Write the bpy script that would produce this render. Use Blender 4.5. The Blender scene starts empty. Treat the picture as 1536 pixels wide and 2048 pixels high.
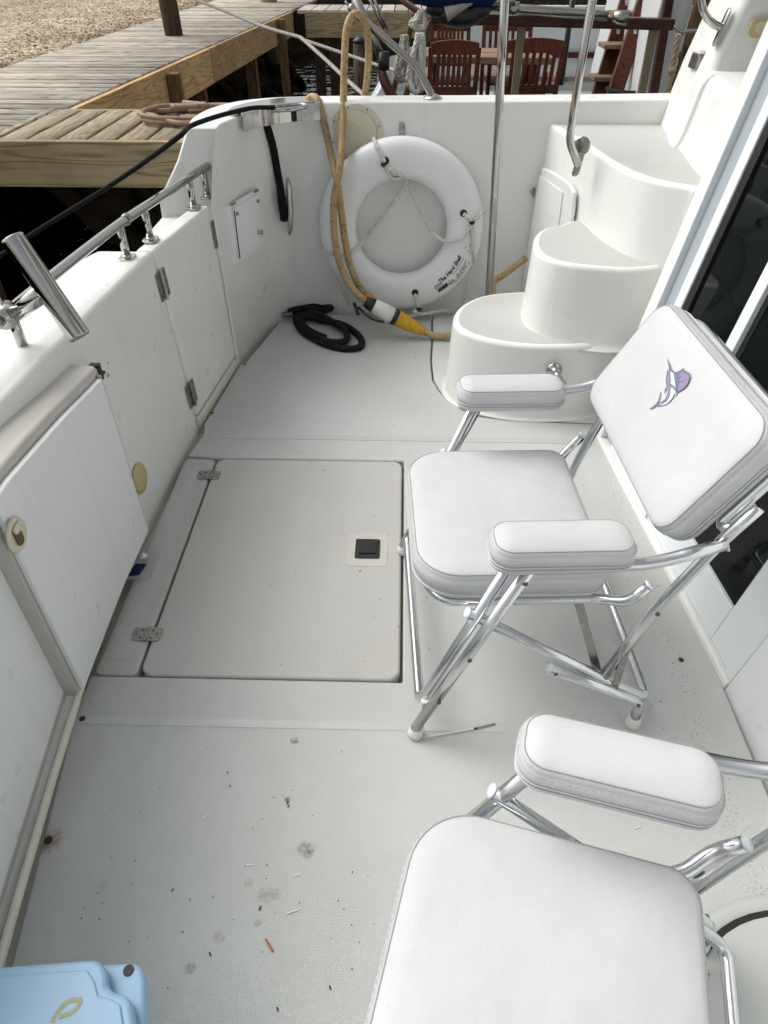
import bpy, bmesh, math, random
from mathutils import Vector as V, Matrix as M
random.seed(7)
R=math.radians
sc=bpy.context.scene
# ------------------------------------------------------------------ camera, sky, sun, exposure
FPX=1365.0; CAMZ=1.45; PITCH=R(40); YAW=R(1.5)
cam=bpy.data.objects.new('camera',bpy.data.cameras.new('camera')); sc.collection.objects.link(cam)
cam.location=(0,0,CAMZ); cam.rotation_euler=(R(90)-PITCH,0,YAW)
cam.data.sensor_fit='VERTICAL'; cam.data.sensor_height=36.0; cam.data.lens=36.0*FPX/2048.0
cam.data.clip_start=0.02; cam.data.clip_end=500
sc.camera=cam
SUN_EL=R(50); SUN_AZ=R(292)          # azimuth measured clockwise from +Y
w=bpy.data.worlds.new('World'); sc.world=w; w.use_nodes=True
nt=w.node_tree; bg=nt.nodes['Background']; sky=nt.nodes.new('ShaderNodeTexSky')
sky.sky_type='NISHITA'; sky.sun_disc=False; sky.sun_elevation=SUN_EL; sky.sun_rotation=SUN_AZ
sky.air_density=1.0; sky.dust_density=5.0; sky.ozone_density=1.0
hs=nt.nodes.new('ShaderNodeHueSaturation'); hs.inputs['Saturation'].default_value=0.2
nt.links.new(sky.outputs[0],hs.inputs['Color']); nt.links.new(hs.outputs[0],bg.inputs[0])
bg.inputs[1].default_value=0.13
sl=bpy.data.lights.new('sun','SUN'); sl.energy=0.9; sl.angle=R(45); sl.color=(1,.965,.89)
so=bpy.data.objects.new('sun',sl); sc.collection.objects.link(so)
sd=V((math.sin(SUN_AZ)*math.cos(SUN_EL),math.cos(SUN_AZ)*math.cos(SUN_EL),math.sin(SUN_EL)))
so.rotation_euler=sd.to_track_quat('Z','Y').to_euler()
so.location=(-6,6,12)
sc.view_settings.view_transform='Standard'; sc.view_settings.look='None'
sc.view_settings.exposure=0.48; sc.view_settings.gamma=1
sc.cycles.max_bounces=8; sc.cycles.diffuse_bounces=5; sc.cycles.glossy_bounces=4
# ------------------------------------------------------------------ measuring helpers (photo pixel -> point on a real plane)
_f0=V((-math.sin(YAW),math.cos(YAW),0)); _r=V((math.cos(YAW),math.sin(YAW),0))
_fw=_f0*math.cos(PITCH)-V((0,0,math.sin(PITCH))); _up=_f0*math.sin(PITCH)+V((0,0,math.cos(PITCH)))
_C=V((0,0,CAMZ))
def onp(x,y,n,p0):
    d=_fw+_r*((x-768)/FPX)+_up*((1024-y)/FPX); n=V(n); return _C+d*((V(p0)-_C).dot(n)/d.dot(n))
def atZ(x,y,z=0.0): return onp(x,y,(0,0,1),(0,0,z))
def atY(x,y,Y): return onp(x,y,(0,1,0),(0,Y,0))
def atX(x,y,X): return onp(x,y,(1,0,0),(X,0,0))
# ------------------------------------------------------------------ object helpers
def tag(o,label=None,cat=None,group=None,kind=None):
    if label: o['label']=label
    if cat: o['category']=cat
    if group: o['group']=group
    if kind: o['kind']=kind
    return o
def thing(name,loc,label,cat,group=None,rz=0):
    o=bpy.data.objects.new(name,None); sc.collection.objects.link(o); o.empty_display_size=.1
    o.location=loc; o.rotation_euler=(0,0,rz); return tag(o,label,cat,group)
def rootoff(p):
    off=V((0,0,0))
    while p is not None: off=off+V(p.location); p=p.parent
    return off
def obj(name,bm,mat,parent=None,bevel=0,seg=3,smooth=False,local=False,ang=35,wn=True,label=None):
    if parent is not None and not local:
        bmesh.ops.translate(bm,verts=bm.verts,vec=-rootoff(parent))
    bmesh.ops.recalc_face_normals(bm,faces=bm.faces)
    me=bpy.data.meshes.new(name); bm.to_mesh(me); bm.free()
    for m in (mat if isinstance(mat,(list,tuple)) else [mat]): me.materials.append(m)
    o=bpy.data.objects.new(name,me); sc.collection.objects.link(o)
    if parent is not None: o.parent=parent
    if smooth or bevel:
        for p in me.polygons: p.use_smooth=True
    if bevel:
        b=o.modifiers.new('bevel','BEVEL'); b.width=bevel; b.segments=seg; b.limit_method='ANGLE'; b.angle_limit=R(ang)
        b.harden_normals=False
        if wn:
            n=o.modifiers.new('wn','WEIGHTED_NORMAL'); n.keep_sharp=False; n.weight=80
    if label: o['label']=label
    return o
def B(): return bmesh.new()
def box(bm,c,s,rot=None):
    r=bmesh.ops.create_cube(bm,size=1)['verts']
    m=M.Translation(V(c))@((rot.to_4x4()) if rot is not None else M.Identity(4))@M.Diagonal((s[0],s[1],s[2],1))
    bmesh.ops.transform(bm,matrix=m,verts=r); return r
def hexa(bm,p):   # 8 points: bottom 4, top 4
    v=[bm.verts.new(q) for q in p]
    for f in ((0,1,2,3),(4,5,6,7),(0,1,5,4),(1,2,6,5),(2,3,7,6),(3,0,4,7)): bm.faces.new([v[i] for i in f])
def smoothpath(pts,n=8,closed=False):
    pts=[V(p) for p in pts]; out=[]; N=len(pts)
    if N<3: return pts
    rng=range(N if closed else N-1)
    for i in rng:
        p1=pts[i]; p2=pts[(i+1)%N]
        p0=pts[i-1] if (i>0 or closed) else p1*2-p2
        p3=pts[(i+2)%N] if (i+2<N or closed) else p2*2-p1
        for k in range(n):
            t=k/n
            out.append(.5*((2*p1)+(p2-p0)*t+(2*p0-5*p1+4*p2-p3)*t*t+(3*p1-p0-3*p2+p3)*t**3))
    if not closed: out.append(pts[-1])
    return out
def fillet(pts,r=.03,n=5):     # rounds the corners of a bent metal tube
    pts=[V(p) for p in pts]; out=[pts[0]]
    for i in range(1,len(pts)-1):
        a=pts[i-1]-pts[i]; b=pts[i+1]-pts[i]; d=min(r,a.length*.45,b.length*.45)
        p=pts[i]+a.normalized()*d; q=pts[i]+b.normalized()*d
        for k in range(n+1):
            t=k/n; out.append(p*(1-t)**2+pts[i]*2*t*(1-t)+q*t*t)
    out.append(pts[-1]); return out
def tube(bm,pts,r,seg=10,closed=False,caps=True,radii=None,flat=None):
    pts=[V(p) for p in pts]; N=len(pts); rings=[]
    t0=(pts[1]-pts[0]).normalized(); ref=V((0,0,1)) if abs(t0.z)<.9 else V((1,0,0))
    nrm=(ref-t0*ref.dot(t0)).normalized()
    for i in range(N):
        a=pts[i-1] if (i>0 or closed) else pts[i]; b=pts[(i+1)%N] if (i<N-1 or closed) else pts[i]
        t=(b-a).normalized() if (b-a).length>1e-9 else t0
        nrm=(nrm-t*nrm.dot(t)).normalized(); bn=t.cross(nrm)
        rr=radii[i] if radii else r
        fl=flat or (1,1)
        rings.append([bm.verts.new(pts[i]+nrm*math.cos(2*math.pi*k/seg)*rr*fl[0]+bn*math.sin(2*math.pi*k/seg)*rr*fl[1]) for k in range(seg)])
    for i in range(N if closed else N-1):
        A,Bq=rings[i],rings[(i+1)%N]
        for k in range(seg): bm.faces.new((A[k],A[(k+1)%seg],Bq[(k+1)%seg],Bq[k]))
    if caps and not closed:
        bm.faces.new(rings[0]); bm.faces.new(rings[-1])
def rope(bm,pts,r,pitch=None,seg=6):
    pts=[V(p) for p in pts]; pitch=pitch or r*7
    # resample
    L=[0]
    for i in range(1,len(pts)): L.append(L[-1]+(pts[i]-pts[i-1]).length)
    step=pitch/6; n=max(4,int(L[-1]/step)); rs=[]; j=0
    for k in range(n+1):
        d=L[-1]*k/n
        while j<len(L)-2 and L[j+1]<d: j+=1
        t=(d-L[j])/max(1e-9,L[j+1]-L[j]); rs.append(pts[j].lerp(pts[j+1],t))
    nr=None
    fr=[]
    for i in range(len(rs)):
        t=(rs[min(i+1,len(rs)-1)]-rs[max(i-1,0)]).normalized()
        if nr is None:
            ref=V((0,0,1)) if abs(t.z)<.9 else V((1,0,0)); nr=(ref-t*ref.dot(t)).normalized()
        nr=(nr-t*nr.dot(t)).normalized(); fr.append((nr.copy(),t.cross(nr)))
    for s in range(3):
        hp=[]
        for i,p in enumerate(rs):
            a=2*math.pi*(i/6+s/3); hp.append(p+fr[i][0]*math.cos(a)*r*.52+fr[i][1]*math.sin(a)*r*.52)
        tube(bm,hp,r*.56,seg)
def prism(bm,poly,z0,z1):
    a=[bm.verts.new((p[0],p[1],z0)) for p in poly]; b=[bm.verts.new((p[0],p[1],z1)) for p in poly]
    n=len(poly); bm.faces.new(a); bm.faces.new(b)
    for i in range(n): bm.faces.new((a[i],a[(i+1)%n],b[(i+1)%n],b[i]))
def slab(bm,poly3,vec):       # 3-D polygon pushed along a vector
    vec=V(vec); a=[bm.verts.new(V(p)) for p in poly3]; b=[bm.verts.new(V(p)+vec) for p in poly3]
    n=len(a); bm.faces.new(a); bm.faces.new(b)
    for i in range(n): bm.faces.new((a[i],a[(i+1)%n],b[(i+1)%n],b[i]))
def loft(bm,rows,closed=False,cap0=False,cap1=False):
    vs=[[bm.verts.new(V(p)) for p in r] for r in rows]; m=len(vs[0])
    for i in range(len(vs)-1):
        for k in range(m if closed else m-1): bm.faces.new((vs[i][k],vs[i][(k+1)%m],vs[i+1][(k+1)%m],vs[i+1][k]))
    if cap0: bm.faces.new(vs[0])
    if cap1: bm.faces.new(vs[-1])
    return vs
def lathe(bm,prof,c,axis=(0,0,1),seg=24):      # prof: (radius, height) along axis
    ax=V(axis).normalized(); ref=V((1,0,0)) if abs(ax.x)<.9 else V((0,1,0))
    u=(ref-ax*ref.dot(ax)).normalized(); v=ax.cross(u); c=V(c)
    rows=[[c+ax*h+(u*math.cos(2*math.pi*k/seg)+v*math.sin(2*math.pi*k/seg))*max(r,1e-4) for k in range(seg)] for r,h in prof]
    loft(bm,rows,True,True,True)
def rrect(w,h,r,n=6,rf=None):     # rf: a second radius for the corners on the -x side
    out=[]
    c=lambda q: max(.0005,min(q,w/2-1e-4,h/2-1e-4))
    rb=c(r); rf=rb if rf is None else c(rf)
    for cx,cy,a0,r in ((w/2-rb,h/2-rb,0,rb),(-w/2+rf,h/2-rf,90,rf),(-w/2+rf,-h/2+rf,180,rf),(w/2-rb,-h/2+rb,270,rb)):
        for k in range(n+1):
            a=R(a0+90*k/n); out.append((cx+r*math.cos(a),cy+r*math.sin(a)))
    return out
def offset2(poly,d):           # inset (d>0) of a counter-clockwise outline
    n=len(poly); out=[]
    for i in range(n):
        a=V(poly[i-1]);b=V(poly[i]);c=V(poly[(i+1)%n])
        n1=V((-(b-a).y,(b-a).x)).normalized(); n2=V((-(c-b).y,(c-b).x)).normalized()
        m=(n1+n2); m=m.normalized() if m.length>1e-6 else n1
        k=d/max(.5,m.dot(n1)); out.append((b.x+m.x*k,b.y+m.y*k))
    return out
def lerp(a,b,t): return a+(b-a)*t
def interp(tab,x):
    for i in range(len(tab)-1):
        if x<=tab[i+1][0]:
            t=(x-tab[i][0])/(tab[i+1][0]-tab[i][0]); return lerp(tab[i][1],tab[i+1][1],t)
    return tab[-1][1]
# ------------------------------------------------------------------ materials
def mat(name,col,rough=.5,metal=0,spec=.5,coat=0,ior=1.45):
    m=bpy.data.materials.new(name); m.use_nodes=True; p=m.node_tree.nodes['Principled BSDF']
    p.inputs['Base Color'].default_value=(*col,1); p.inputs['Roughness'].default_value=rough
    p.inputs['Metallic'].default_value=metal; p.inputs['Specular IOR Level'].default_value=spec
    p.inputs['Coat Weight'].default_value=coat; p.inputs['IOR'].default_value=ior
    m['p']=0
    return m
def nd(m,t,**kw):
    n=m.node_tree.nodes.new(t)
    for k,v in kw.items():
        if k in n.inputs: n.inputs[k].default_value=v
        else: setattr(n,k,v)
    return n
def lk(m,a,b): m.node_tree.links.new(a,b)
def P(m): return m.node_tree.nodes['Principled BSDF']
def coords(m,scale=(1,1,1),which='Object',rot=(0,0,0)):
    t=nd(m,'ShaderNodeTexCoord'); mp=nd(m,'ShaderNodeMapping'); mp.inputs['Scale'].default_value=scale; mp.inputs['Rotation'].default_value=rot
    lk(m,t.outputs[which],mp.inputs['Vector']); return mp.outputs[0]
def noise(m,vec,scale,detail=4,rough=.55):
    n=nd(m,'ShaderNodeTexNoise'); n.inputs['Scale'].default_value=scale; n.inputs['Detail'].default_value=detail; n.inputs['Roughness'].default_value=rough
    lk(m,vec,n.inputs['Vector']); return n.outputs['Fac']
def ramp(m,fac,stops):
    r=nd(m,'ShaderNodeValToRGB'); e=r.color_ramp.elements
    while len(e)<len(stops): e.new(.5)
    for i,(p,c) in enumerate(stops): e[i].position=p; e[i].color=(*c,1) if len(c)==3 else c
    lk(m,fac,r.inputs[0]); return r.outputs[0]
def mix(m,fac,a,b,mode='MIX'):
    x=nd(m,'ShaderNodeMix'); x.data_type='RGBA'; x.blend_type=mode
    for s,val in ((x.inputs[0],fac),(x.inputs[6],a),(x.inputs[7],b)):
        if isinstance(val,(int,float)): s.default_value=val
        elif isinstance(val,tuple): s.default_value=(*val,1)
        else: lk(m,val,s)
    return x.outputs[2]
def math_(m,op,a,b=0.0,c=None):
    x=nd(m,'ShaderNodeMath'); x.operation=op
    for i,val in enumerate((a,b) if c is None else (a,b,c)):
        if isinstance(val,(int,float)): x.inputs[i].default_value=val
        else: lk(m,val,x.inputs[i])
    return x.outputs[0]
def bump(m,h,strength=.3,dist=.002):
    b=nd(m,'ShaderNodeBump'); b.inputs['Strength'].default_value=strength; b.inputs['Distance'].default_value=dist
    lk(m,h,b.inputs['Height']); lk(m,b.outputs[0],P(m).inputs['Normal'])
def color(m,c): lk(m,c,P(m).inputs['Base Color'])
def gel(name,col,rough=.28,dirt=.06,tint=(.55,.5,.4)):
    m=mat(name,col,rough); v=coords(m)
    f=ramp(m,noise(m,v,3.0,6,.65),[(.42,(0,0,0)),(.75,(1,1,1))])
    c=mix(m,math_(m,'MULTIPLY',f,dirt*4),col,tuple(c*.88*t2 for c,t2 in zip(col,(1,.985,.95))))
    s=ramp(m,noise(m,v,420,2,.5),[(.70,(0,0,0)),(.76,(1,1,1))])
    c=mix(m,math_(m,'MULTIPLY',s,dirt*2.2),c,tint); color(m,c)
    st=ramp(m,noise(m,coords(m,(30,30,1.3)),1.0,3,.6),[(.56,(0,0,0)),(.74,(1,1,1))]); c=mix(m,math_(m,'MULTIPLY',st,.11),c,(.46,.42,.33)); color(m,c)
    rr=math_(m,'MULTIPLY_ADD',noise(m,v,14,5),.22,rough-.08); lk(m,rr,P(m).inputs['Roughness'])
    bump(m,noise(m,v,6,2),.06,.006)
    return m
GEL=gel('gelcoat',(.775,.785,.76)); GELC=gel('cabin_gelcoat',(.77,.79,.79)); GELD=gel('brown_grey_gelcoat',(.52,.50,.46),.45,.16)  # GELD: darker brown-grey tone for the cabinet body
EDGE=gel('shaded_edge_and_gap',(.36,.33,.28),.5,.2)  # shade on the cabinet door's end put into the colour; also fills its gap
LINER=gel('gutter_gelcoat',(.66,.64,.55),.4,.14)
FRAMEW=mat('painted_frame',(.74,.78,.80),.3); FRAMEG=mat('frame_channel',(.36,.40,.435),.35)
GLASS=mat('tinted_glass',(.003,.005,.005),.012,0,.2); GASK=mat('black_gasket',(.008,.008,.008),.5)
def nonskid(name,base,cell=.0062,stains=True):
    m=mat(name,base,.55,0,.35)
    v=coords(m); sep=nd(m,'ShaderNodeSeparateXYZ'); lk(m,v,sep.inputs[0])
    x=math_(m,'MULTIPLY',math_(m,'ADD',sep.outputs[0],sep.outputs[1]),2*math.pi/(cell*1.42)); y=math_(m,'MULTIPLY',math_(m,'SUBTRACT',sep.outputs[0],sep.outputs[1]),2*math.pi/(cell*1.42))
    h=math_(m,'MULTIPLY',math_(m,'SINE',x),math_(m,'SINE',y))
    pits=math_(m,'ADD',math_(m,'MULTIPLY',math_(m,'MULTIPLY',h,h),1.0),0)
    bigd=noise(m,v,1.7,6,.6); fine=noise(m,v,240,2,.6)
    c=mix(m,ramp(m,bigd,[(.35,(0,0,0)),(.7,(1,1,1))]),(base[0]*.865,base[1]*.86,base[2]*.83),base)
    c=mix(m,math_(m,'MULTIPLY',math_(m,'SUBTRACT',1.0,pits),.42),c,tuple(b*.55 for b in base))
    sp=ramp(m,noise(m,v,130,2,.5),[(.715,(0,0,0)),(.76,(1,1,1))])
    md=ramp(m,noise(m,v,2.3,3,.5),[(.45,(0,0,0)),(.65,(1,1,1))])
    c=mix(m,math_(m,'MULTIPLY',math_(m,'MULTIPLY',sp,md),.55),c,(.12,.11,.09))
    blot=ramp(m,noise(m,v,9.5,5,.6),[(.62,(0,0,0)),(.78,(1,1,1))])
    c=mix(m,math_(m,'MULTIPLY',blot,.13),c,(.36,.33,.26))
    # dark mould specks along the cabin side, wear with a place of its own
    if stains:
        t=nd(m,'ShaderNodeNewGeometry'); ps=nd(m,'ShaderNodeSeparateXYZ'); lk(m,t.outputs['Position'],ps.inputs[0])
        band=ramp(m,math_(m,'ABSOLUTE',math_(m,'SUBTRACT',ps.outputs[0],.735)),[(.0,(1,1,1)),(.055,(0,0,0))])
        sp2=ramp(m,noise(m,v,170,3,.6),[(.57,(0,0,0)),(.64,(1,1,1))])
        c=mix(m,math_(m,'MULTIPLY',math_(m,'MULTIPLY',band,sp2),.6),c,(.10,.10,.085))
        for (sx,sy,sr,al,cc) in STAINS:
            d=nd(m,'ShaderNodeVectorMath'); d.operation='DISTANCE'; lk(m,t.outputs['Position'],d.inputs[0]); d.inputs[1].default_value=(sx,sy,0)
            dd=math_(m,'ADD',d.outputs['Value'],math_(m,'MULTIPLY',math_(m,'SUBTRACT',noise(m,v,38,4,.7),.5),sr*1.6))
            fcs=ramp(m,math_(m,'DIVIDE',dd,sr*2),[(.28,(1,1,1)),(.5,(0,0,0))])
            brk=ramp(m,noise(m,v,110,3,.6),[(.38,(.25,.25,.25)),(.55,(1,1,1))])
            c=mix(m,math_(m,'MULTIPLY',math_(m,'MULTIPLY',fcs,brk),al),c,cc)
    color(m,c); bump(m,pits,.7,.0013)
    return m
STAINS=[]
for (px,py,sr,al,cc) in ((615,1698,.021,.75,(.24,.22,.15)),(590,1482,.012,.8,(.14,.13,.10)),(575,1600,.008,.8,(.06,.06,.05)),(530,1792,.020,.5,(.28,.26,.2)),(553,1790,.013,.45,(.28,.26,.2)),(437,1876,.014,.55,(.26,.24,.18)),(380,1935,.012,.7,(.2,.16,.10)),(497,1766,.012,.4,(.28,.27,.23)),(515,1845,.009,.5,(.25,.24,.2)),(98,1681,.030,.75,(.28,.13,.07)),(205,1770,.014,.35,(.33,.31,.25)),(740,745,.06,.22,(.38,.36,.31)),(690,668,.07,.2,(.36,.33,.28)),(330,960,.10,.16,(.45,.38,.32))):
    q=atZ(px,py); STAINS.append((q.x,q.y,sr,al,cc))
SOLE=nonskid('nonskid_sole',(.67,.69,.68),.0070); LID=nonskid('nonskid_lid',(.68,.675,.65),.005,False)
LIDS=gel('smooth_lid',(.525,.515,.475),.45,.12); BAND=gel('smooth_band',(.50,.52,.505),.4,.12)
SMOOTHG=gel('smooth_border',(.615,.625,.61),.4,.12)
def vinyl(name,col):
    m=mat(name,col,.42,0,.4); v=coords(m)
    c=mix(m,ramp(m,noise(m,v,7,5,.6),[(.35,(0,0,0)),(.7,(1,1,1))]),tuple(x*.93 for x in col),col)
    sp=ramp(m,noise(m,v,160,2,.5),[(.74,(0,0,0)),(.79,(1,1,1))]); c=mix(m,math_(m,'MULTIPLY',sp,.35),c,(.3,.29,.3)); color(m,c)
    cr=ramp(m,math_(m,'ABSOLUTE',math_(m,'SUBTRACT',noise(m,v,4.2,1.5,.45),.5)),[(.0,(0,0,0)),(.05,(1,1,1))]); mk=ramp(m,noise(m,v,3.1,2,.5),[(.50,(0,0,0)),(.66,(1,1,1))])
    h=math_(m,'ADD',noise(m,v,420,3,.6),math_(m,'MULTIPLY',noise(m,v,8,2,.5),9.0)); h=math_(m,'ADD',h,math_(m,'MULTIPLY',math_(m,'MULTIPLY',cr,mk),.7)); bump(m,h,.5,.0016); return m
VINYL=vinyl('white_vinyl',(.575,.58,.59)); PIPING=mat('vinyl_piping',(.54,.54,.55),.4); SEAM=mat('vinyl_seam',(.30,.30,.31),.6); THREAD=mat('stitch_thread',(.42,.42,.44),.8)
def metal(name,col,rough,sc_=40):
    m=mat(name,col,rough,1); v=coords(m); lk(m,math_(m,'MULTIPLY_ADD',noise(m,v,sc_,4,.6),rough*.9,rough*.5),P(m).inputs['Roughness']); return m
ALU=metal('anodised_aluminium',(.68,.69,.70),.20); STEEL=metal('polished_steel',(.46,.45,.43),.09); STEELD=metal('dull_steel',(.34,.33,.30),.30)
TIP=mat('white_plastic',(.72,.73,.70),.5); CAPW=mat('plastic_cap',(.74,.76,.80),.35); SCREW=metal('screw_steel',(.14,.135,.13),.35)
DARKSCREW=mat('dark_screw',(.03,.027,.022),.5); BLACK=mat('black_plastic',(.012,.012,.012),.45); RUBBER=mat('black_rubber',(.007,.007,.008),.62,0,.25)
BEIGE=gel('beige_plastic',(.62,.575,.45),.42,.12); AMBER=gel('amber_plastic',(.55,.45,.22),.4,.1); BROWN=mat('brown_recess',(.10,.055,.025),.4)
RINGW=gel('buoy_plastic',(.78,.79,.80),.36,.07); INK=mat('black_ink',(.012,.012,.012),.6); INKG=mat('grey_ink',(.16,.16,.16),.7)
def fibre(name,col,sc_=60):
    m=mat(name,col,.85,0,.2); v=coords(m); c=mix(m,ramp(m,noise(m,v,sc_,4,.65),[(.3,(0,0,0)),(.75,(1,1,1))]),tuple(x*.62 for x in col),col); color(m,c); return m
ROPEW=fibre('white_rope',(.80,.79,.74)); ROPEG=fibre('weathered_rope',(.50,.48,.42)); ROPET=fibre('tan_rope',(.42,.33,.22)); ROPEB=fibre('black_rope',(.012,.012,.013))
def hose(name,col,dark):
    m=mat(name,col,.5,0,.35); v=coords(m)
    c=mix(m,ramp(m,noise(m,v,5,5,.65),[(.35,(0,0,0)),(.7,(1,1,1))]),tuple(x*.72 for x in col),col)
    sp=ramp(m,noise(m,v,60,4,.65),[(.53,(0,0,0)),(.66,(1,1,1))]); c=mix(m,math_(m,'MULTIPLY',sp,.75),c,dark); color(m,c); return m
CORD=hose('tan_cord',(.47,.33,.16),(.09,.06,.03)); YEL=hose('yellow_boot',(.62,.36,.03),(.25,.13,.03)); HOSE=hose('brown_hose',(.36,.25,.16),(.10,.07,.05))
PLUGW=gel('plug_white',(.74,.73,.69),.4,.12)
BLUEP=gel('pale_blue_plastic',(.29,.47,.65),.34,.05,(.3,.3,.2))
def wood(name,col,dark,axis='Y',gray=0,scale=1.0,rough=.75,knots=True):
    m=mat(name,col,rough,0,.25)
    st={'X':(1.2,14,14),'Y':(14,1.2,14),'Z':(14,14,1.2)}[axis]
    g=nd(m,'ShaderNodeNewGeometry'); v0=coords(m,tuple(s*scale for s in st))
    vm=nd(m,'ShaderNodeVectorMath'); vm.operation='ADD'; lk(m,v0,vm.inputs[0])
    sh=nd(m,'ShaderNodeCombineXYZ'); r20=math_(m,'MULTIPLY',g.outputs['Random Per Island'],37.0)
    for i in range(3): lk(m,r20,sh.inputs[i])
    lk(m,sh.outputs[0],vm.inputs[1]); v=vm.outputs[0]
    wv=nd(m,'ShaderNodeTexNoise'); wv.inputs['Scale'].default_value=.55; wv.inputs['Detail'].default_value=2; lk(m,v,wv.inputs['Vector'])
    rings=math_(m,'ABSOLUTE',math_(m,'SINE',math_(m,'MULTIPLY',wv.outputs['Fac'],58.0)))
    grain=noise(m,v,3.0,6,.7)
    f=math_(m,'ADD',math_(m,'MULTIPLY',rings,.45),math_(m,'MULTIPLY',grain,.6))
    c=ramp(m,f,[(.22,dark),(.75,col)])
    br=math_(m,'MULTIPLY_ADD',g.outputs['Random Per Island'],.5,.72)
    cb=nd(m,'ShaderNodeCombineXYZ')
    for i in range(3): lk(m,br,cb.inputs[i])
    c=mix(m,1.0,c,cb.outputs[0],'MULTIPLY')
    vv=coords(m); bl=ramp(m,noise(m,vv,2.6,5,.65),[(.45,(0,0,0)),(.75,(1,1,1))]); c=mix(m,math_(m,'MULTIPLY',bl,.45),c,tuple(x*.45 for x in dark))
    color(m,c); bump(m,f,.5,.004); return m
DECKW=wood('weathered_planks',(.52,.475,.40),(.20,.17,.135),'X'); PIERW=wood('pier_planks',(.42,.36,.25),(.20,.165,.10),'Y')
FASCIA=wood('pine_fascia',(.62,.41,.20),(.36,.21,.09),'Y',scale=.8); FASCX=wood('grey_green_pine',(.40,.32,.19),(.18,.135,.07),'X',scale=.8)
PILE=wood('dark_piling',(.075,.05,.033),(.018,.013,.010),'Z'); PILEG=wood('green_piling',(.26,.24,.13),(.12,.11,.06),'Z'); POSTW=wood('brown_post',(.22,.125,.06),(.07,.04,.02),'Z')
TEAK=wood('red_teak',(.115,.030,.012),(.04,.011,.005),'Z',rough=.4); TEAKD=wood('dark_mahogany',(.07,.02,.012),(.025,.009,.006),'X',rough=.3); TEAKG=wood('grey_teak',(.27,.19,.12),(.12,.08,.05),'X')
TEAKS=wood('stair_mahogany',(.095,.028,.013),(.035,.011,.006),'Z',rough=.35)
HULLW=gel('sailboat_white',(.55,.57,.57),.35,.1); BLUEC=fibre('blue_canvas',(.006,.022,.11),30); BRONZE=mat('bronze_stanchion',(.17,.14,.085),.45)
REDC=fibre('red_fabric',(.16,.008,.022),25); WICK=fibre('dark_wicker',(.022,.02,.02),90)
def make_ground():
    m=mat('gravel_ground',(.5,.4,.28),.95,0,.1); v=coords(m)
    vo=nd(m,'ShaderNodeTexVoronoi'); vo.inputs['Scale'].default_value=19; lk(m,v,vo.inputs['Vector'])
    c=ramp(m,vo.outputs['Color'],[(.0,(.20,.145,.09)),(.45,(.50,.41,.30)),(1,(.82,.74,.60))])
    c=mix(m,ramp(m,noise(m,v,1.1,6,.6),[(.40,(0,0,0)),(.7,(1,1,1))]),c,mix(m,.6,c,(.27,.20,.125)))
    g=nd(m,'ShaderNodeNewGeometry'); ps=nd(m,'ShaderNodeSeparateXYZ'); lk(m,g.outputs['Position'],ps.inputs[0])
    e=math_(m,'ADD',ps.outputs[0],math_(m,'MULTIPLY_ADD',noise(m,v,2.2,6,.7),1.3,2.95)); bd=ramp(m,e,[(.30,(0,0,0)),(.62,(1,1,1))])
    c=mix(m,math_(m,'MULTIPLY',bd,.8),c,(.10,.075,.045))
    color(m,c); bump(m,vo.outputs['Distance'],.9,.05); return m
GRAVEL=make_ground()
def make_soil():
    m=mat('shaded_bank_soil',(.1,.07,.04),.95,0,.1); v=coords(m); c=ramp(m,noise(m,v,5,8,.7),[(.3,(.008,.006,.004)),(.6,(.035,.026,.015)),(.8,(.09,.07,.04))]); color(m,c); bump(m,noise(m,v,9,8,.7),1,.08); return m
SOIL=make_soil()  # near-black: the shadow below the walkway is put into the soil colour
def make_water():
    m=mat('harbour_water',(.004,.0045,.004),.03,0,.5,0,1.33); v=coords(m,(1,1,1))
    h=math_(m,'ADD',noise(m,coords(m,(1.6,.9,1)),4.0,2,.45),math_(m,'MULTIPLY',noise(m,coords(m,(1,2.2,1)),1.1,2,.5),1.6)); bump(m,h,.6,.10); return m
WATER=make_water()
CLEAR=mat('clear_bag',(.6,.62,.6),.15); CLEAR.blend_method='BLEND' if hasattr(CLEAR,'blend_method') else None
P(CLEAR).inputs['Alpha'].default_value=.28
SMEAR=gel('faded_yellow',(.36,.38,.25),.5,.3)
NAVY=mat('navy_print',(.012,.02,.09),.35); ORANGE=mat('orange_needle',(.42,.15,.06),.6); WHITEB=mat('white_bit',(.78,.78,.75),.6); DEBR=mat('dark_debris',(.035,.03,.022),.9)
PURPLE=mat('purple_thread',(.27,.22,.36),.7); TEALT=mat('teal_thread',(.13,.19,.24),.7); WHITET=mat('white_thread',(.82,.80,.82),.6)

# ================================================================== SETTING
bm=B(); bm.faces.new([bm.verts.new(p) for p in ((-40,-30,-.3),(60,-30,-.3),(60,80,-.3),(-40,80,-.3))]); tag(obj('water',bm,WATER),kind='structure')
bm=B()
poly=[(-90,-60),(-2.86,-60),(-2.86,4.6),(-2.92,8),(-2.80,13.2),(-2.2,17.0),(0,17.6),(3,17.4),(60,17.4),(60,120),(-90,120)]
a=[bm.verts.new((x,y,.70)) for x,y in poly]; bm.faces.new(a)
lo=[bm.verts.new((x+(.35 if i in (3,4) else -.25 if i in (1,2) else 0),y-(.9 if i in (5,6,7,8) else 0),-.7)) for i,(x,y) in enumerate(poly)]
for i in range(1,8): bm.faces.new((a[i],a[i+1],lo[i+1],lo[i])).material_index=1
tag(obj('ground',bm,[GRAVEL,SOIL]),kind='structure')
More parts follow.
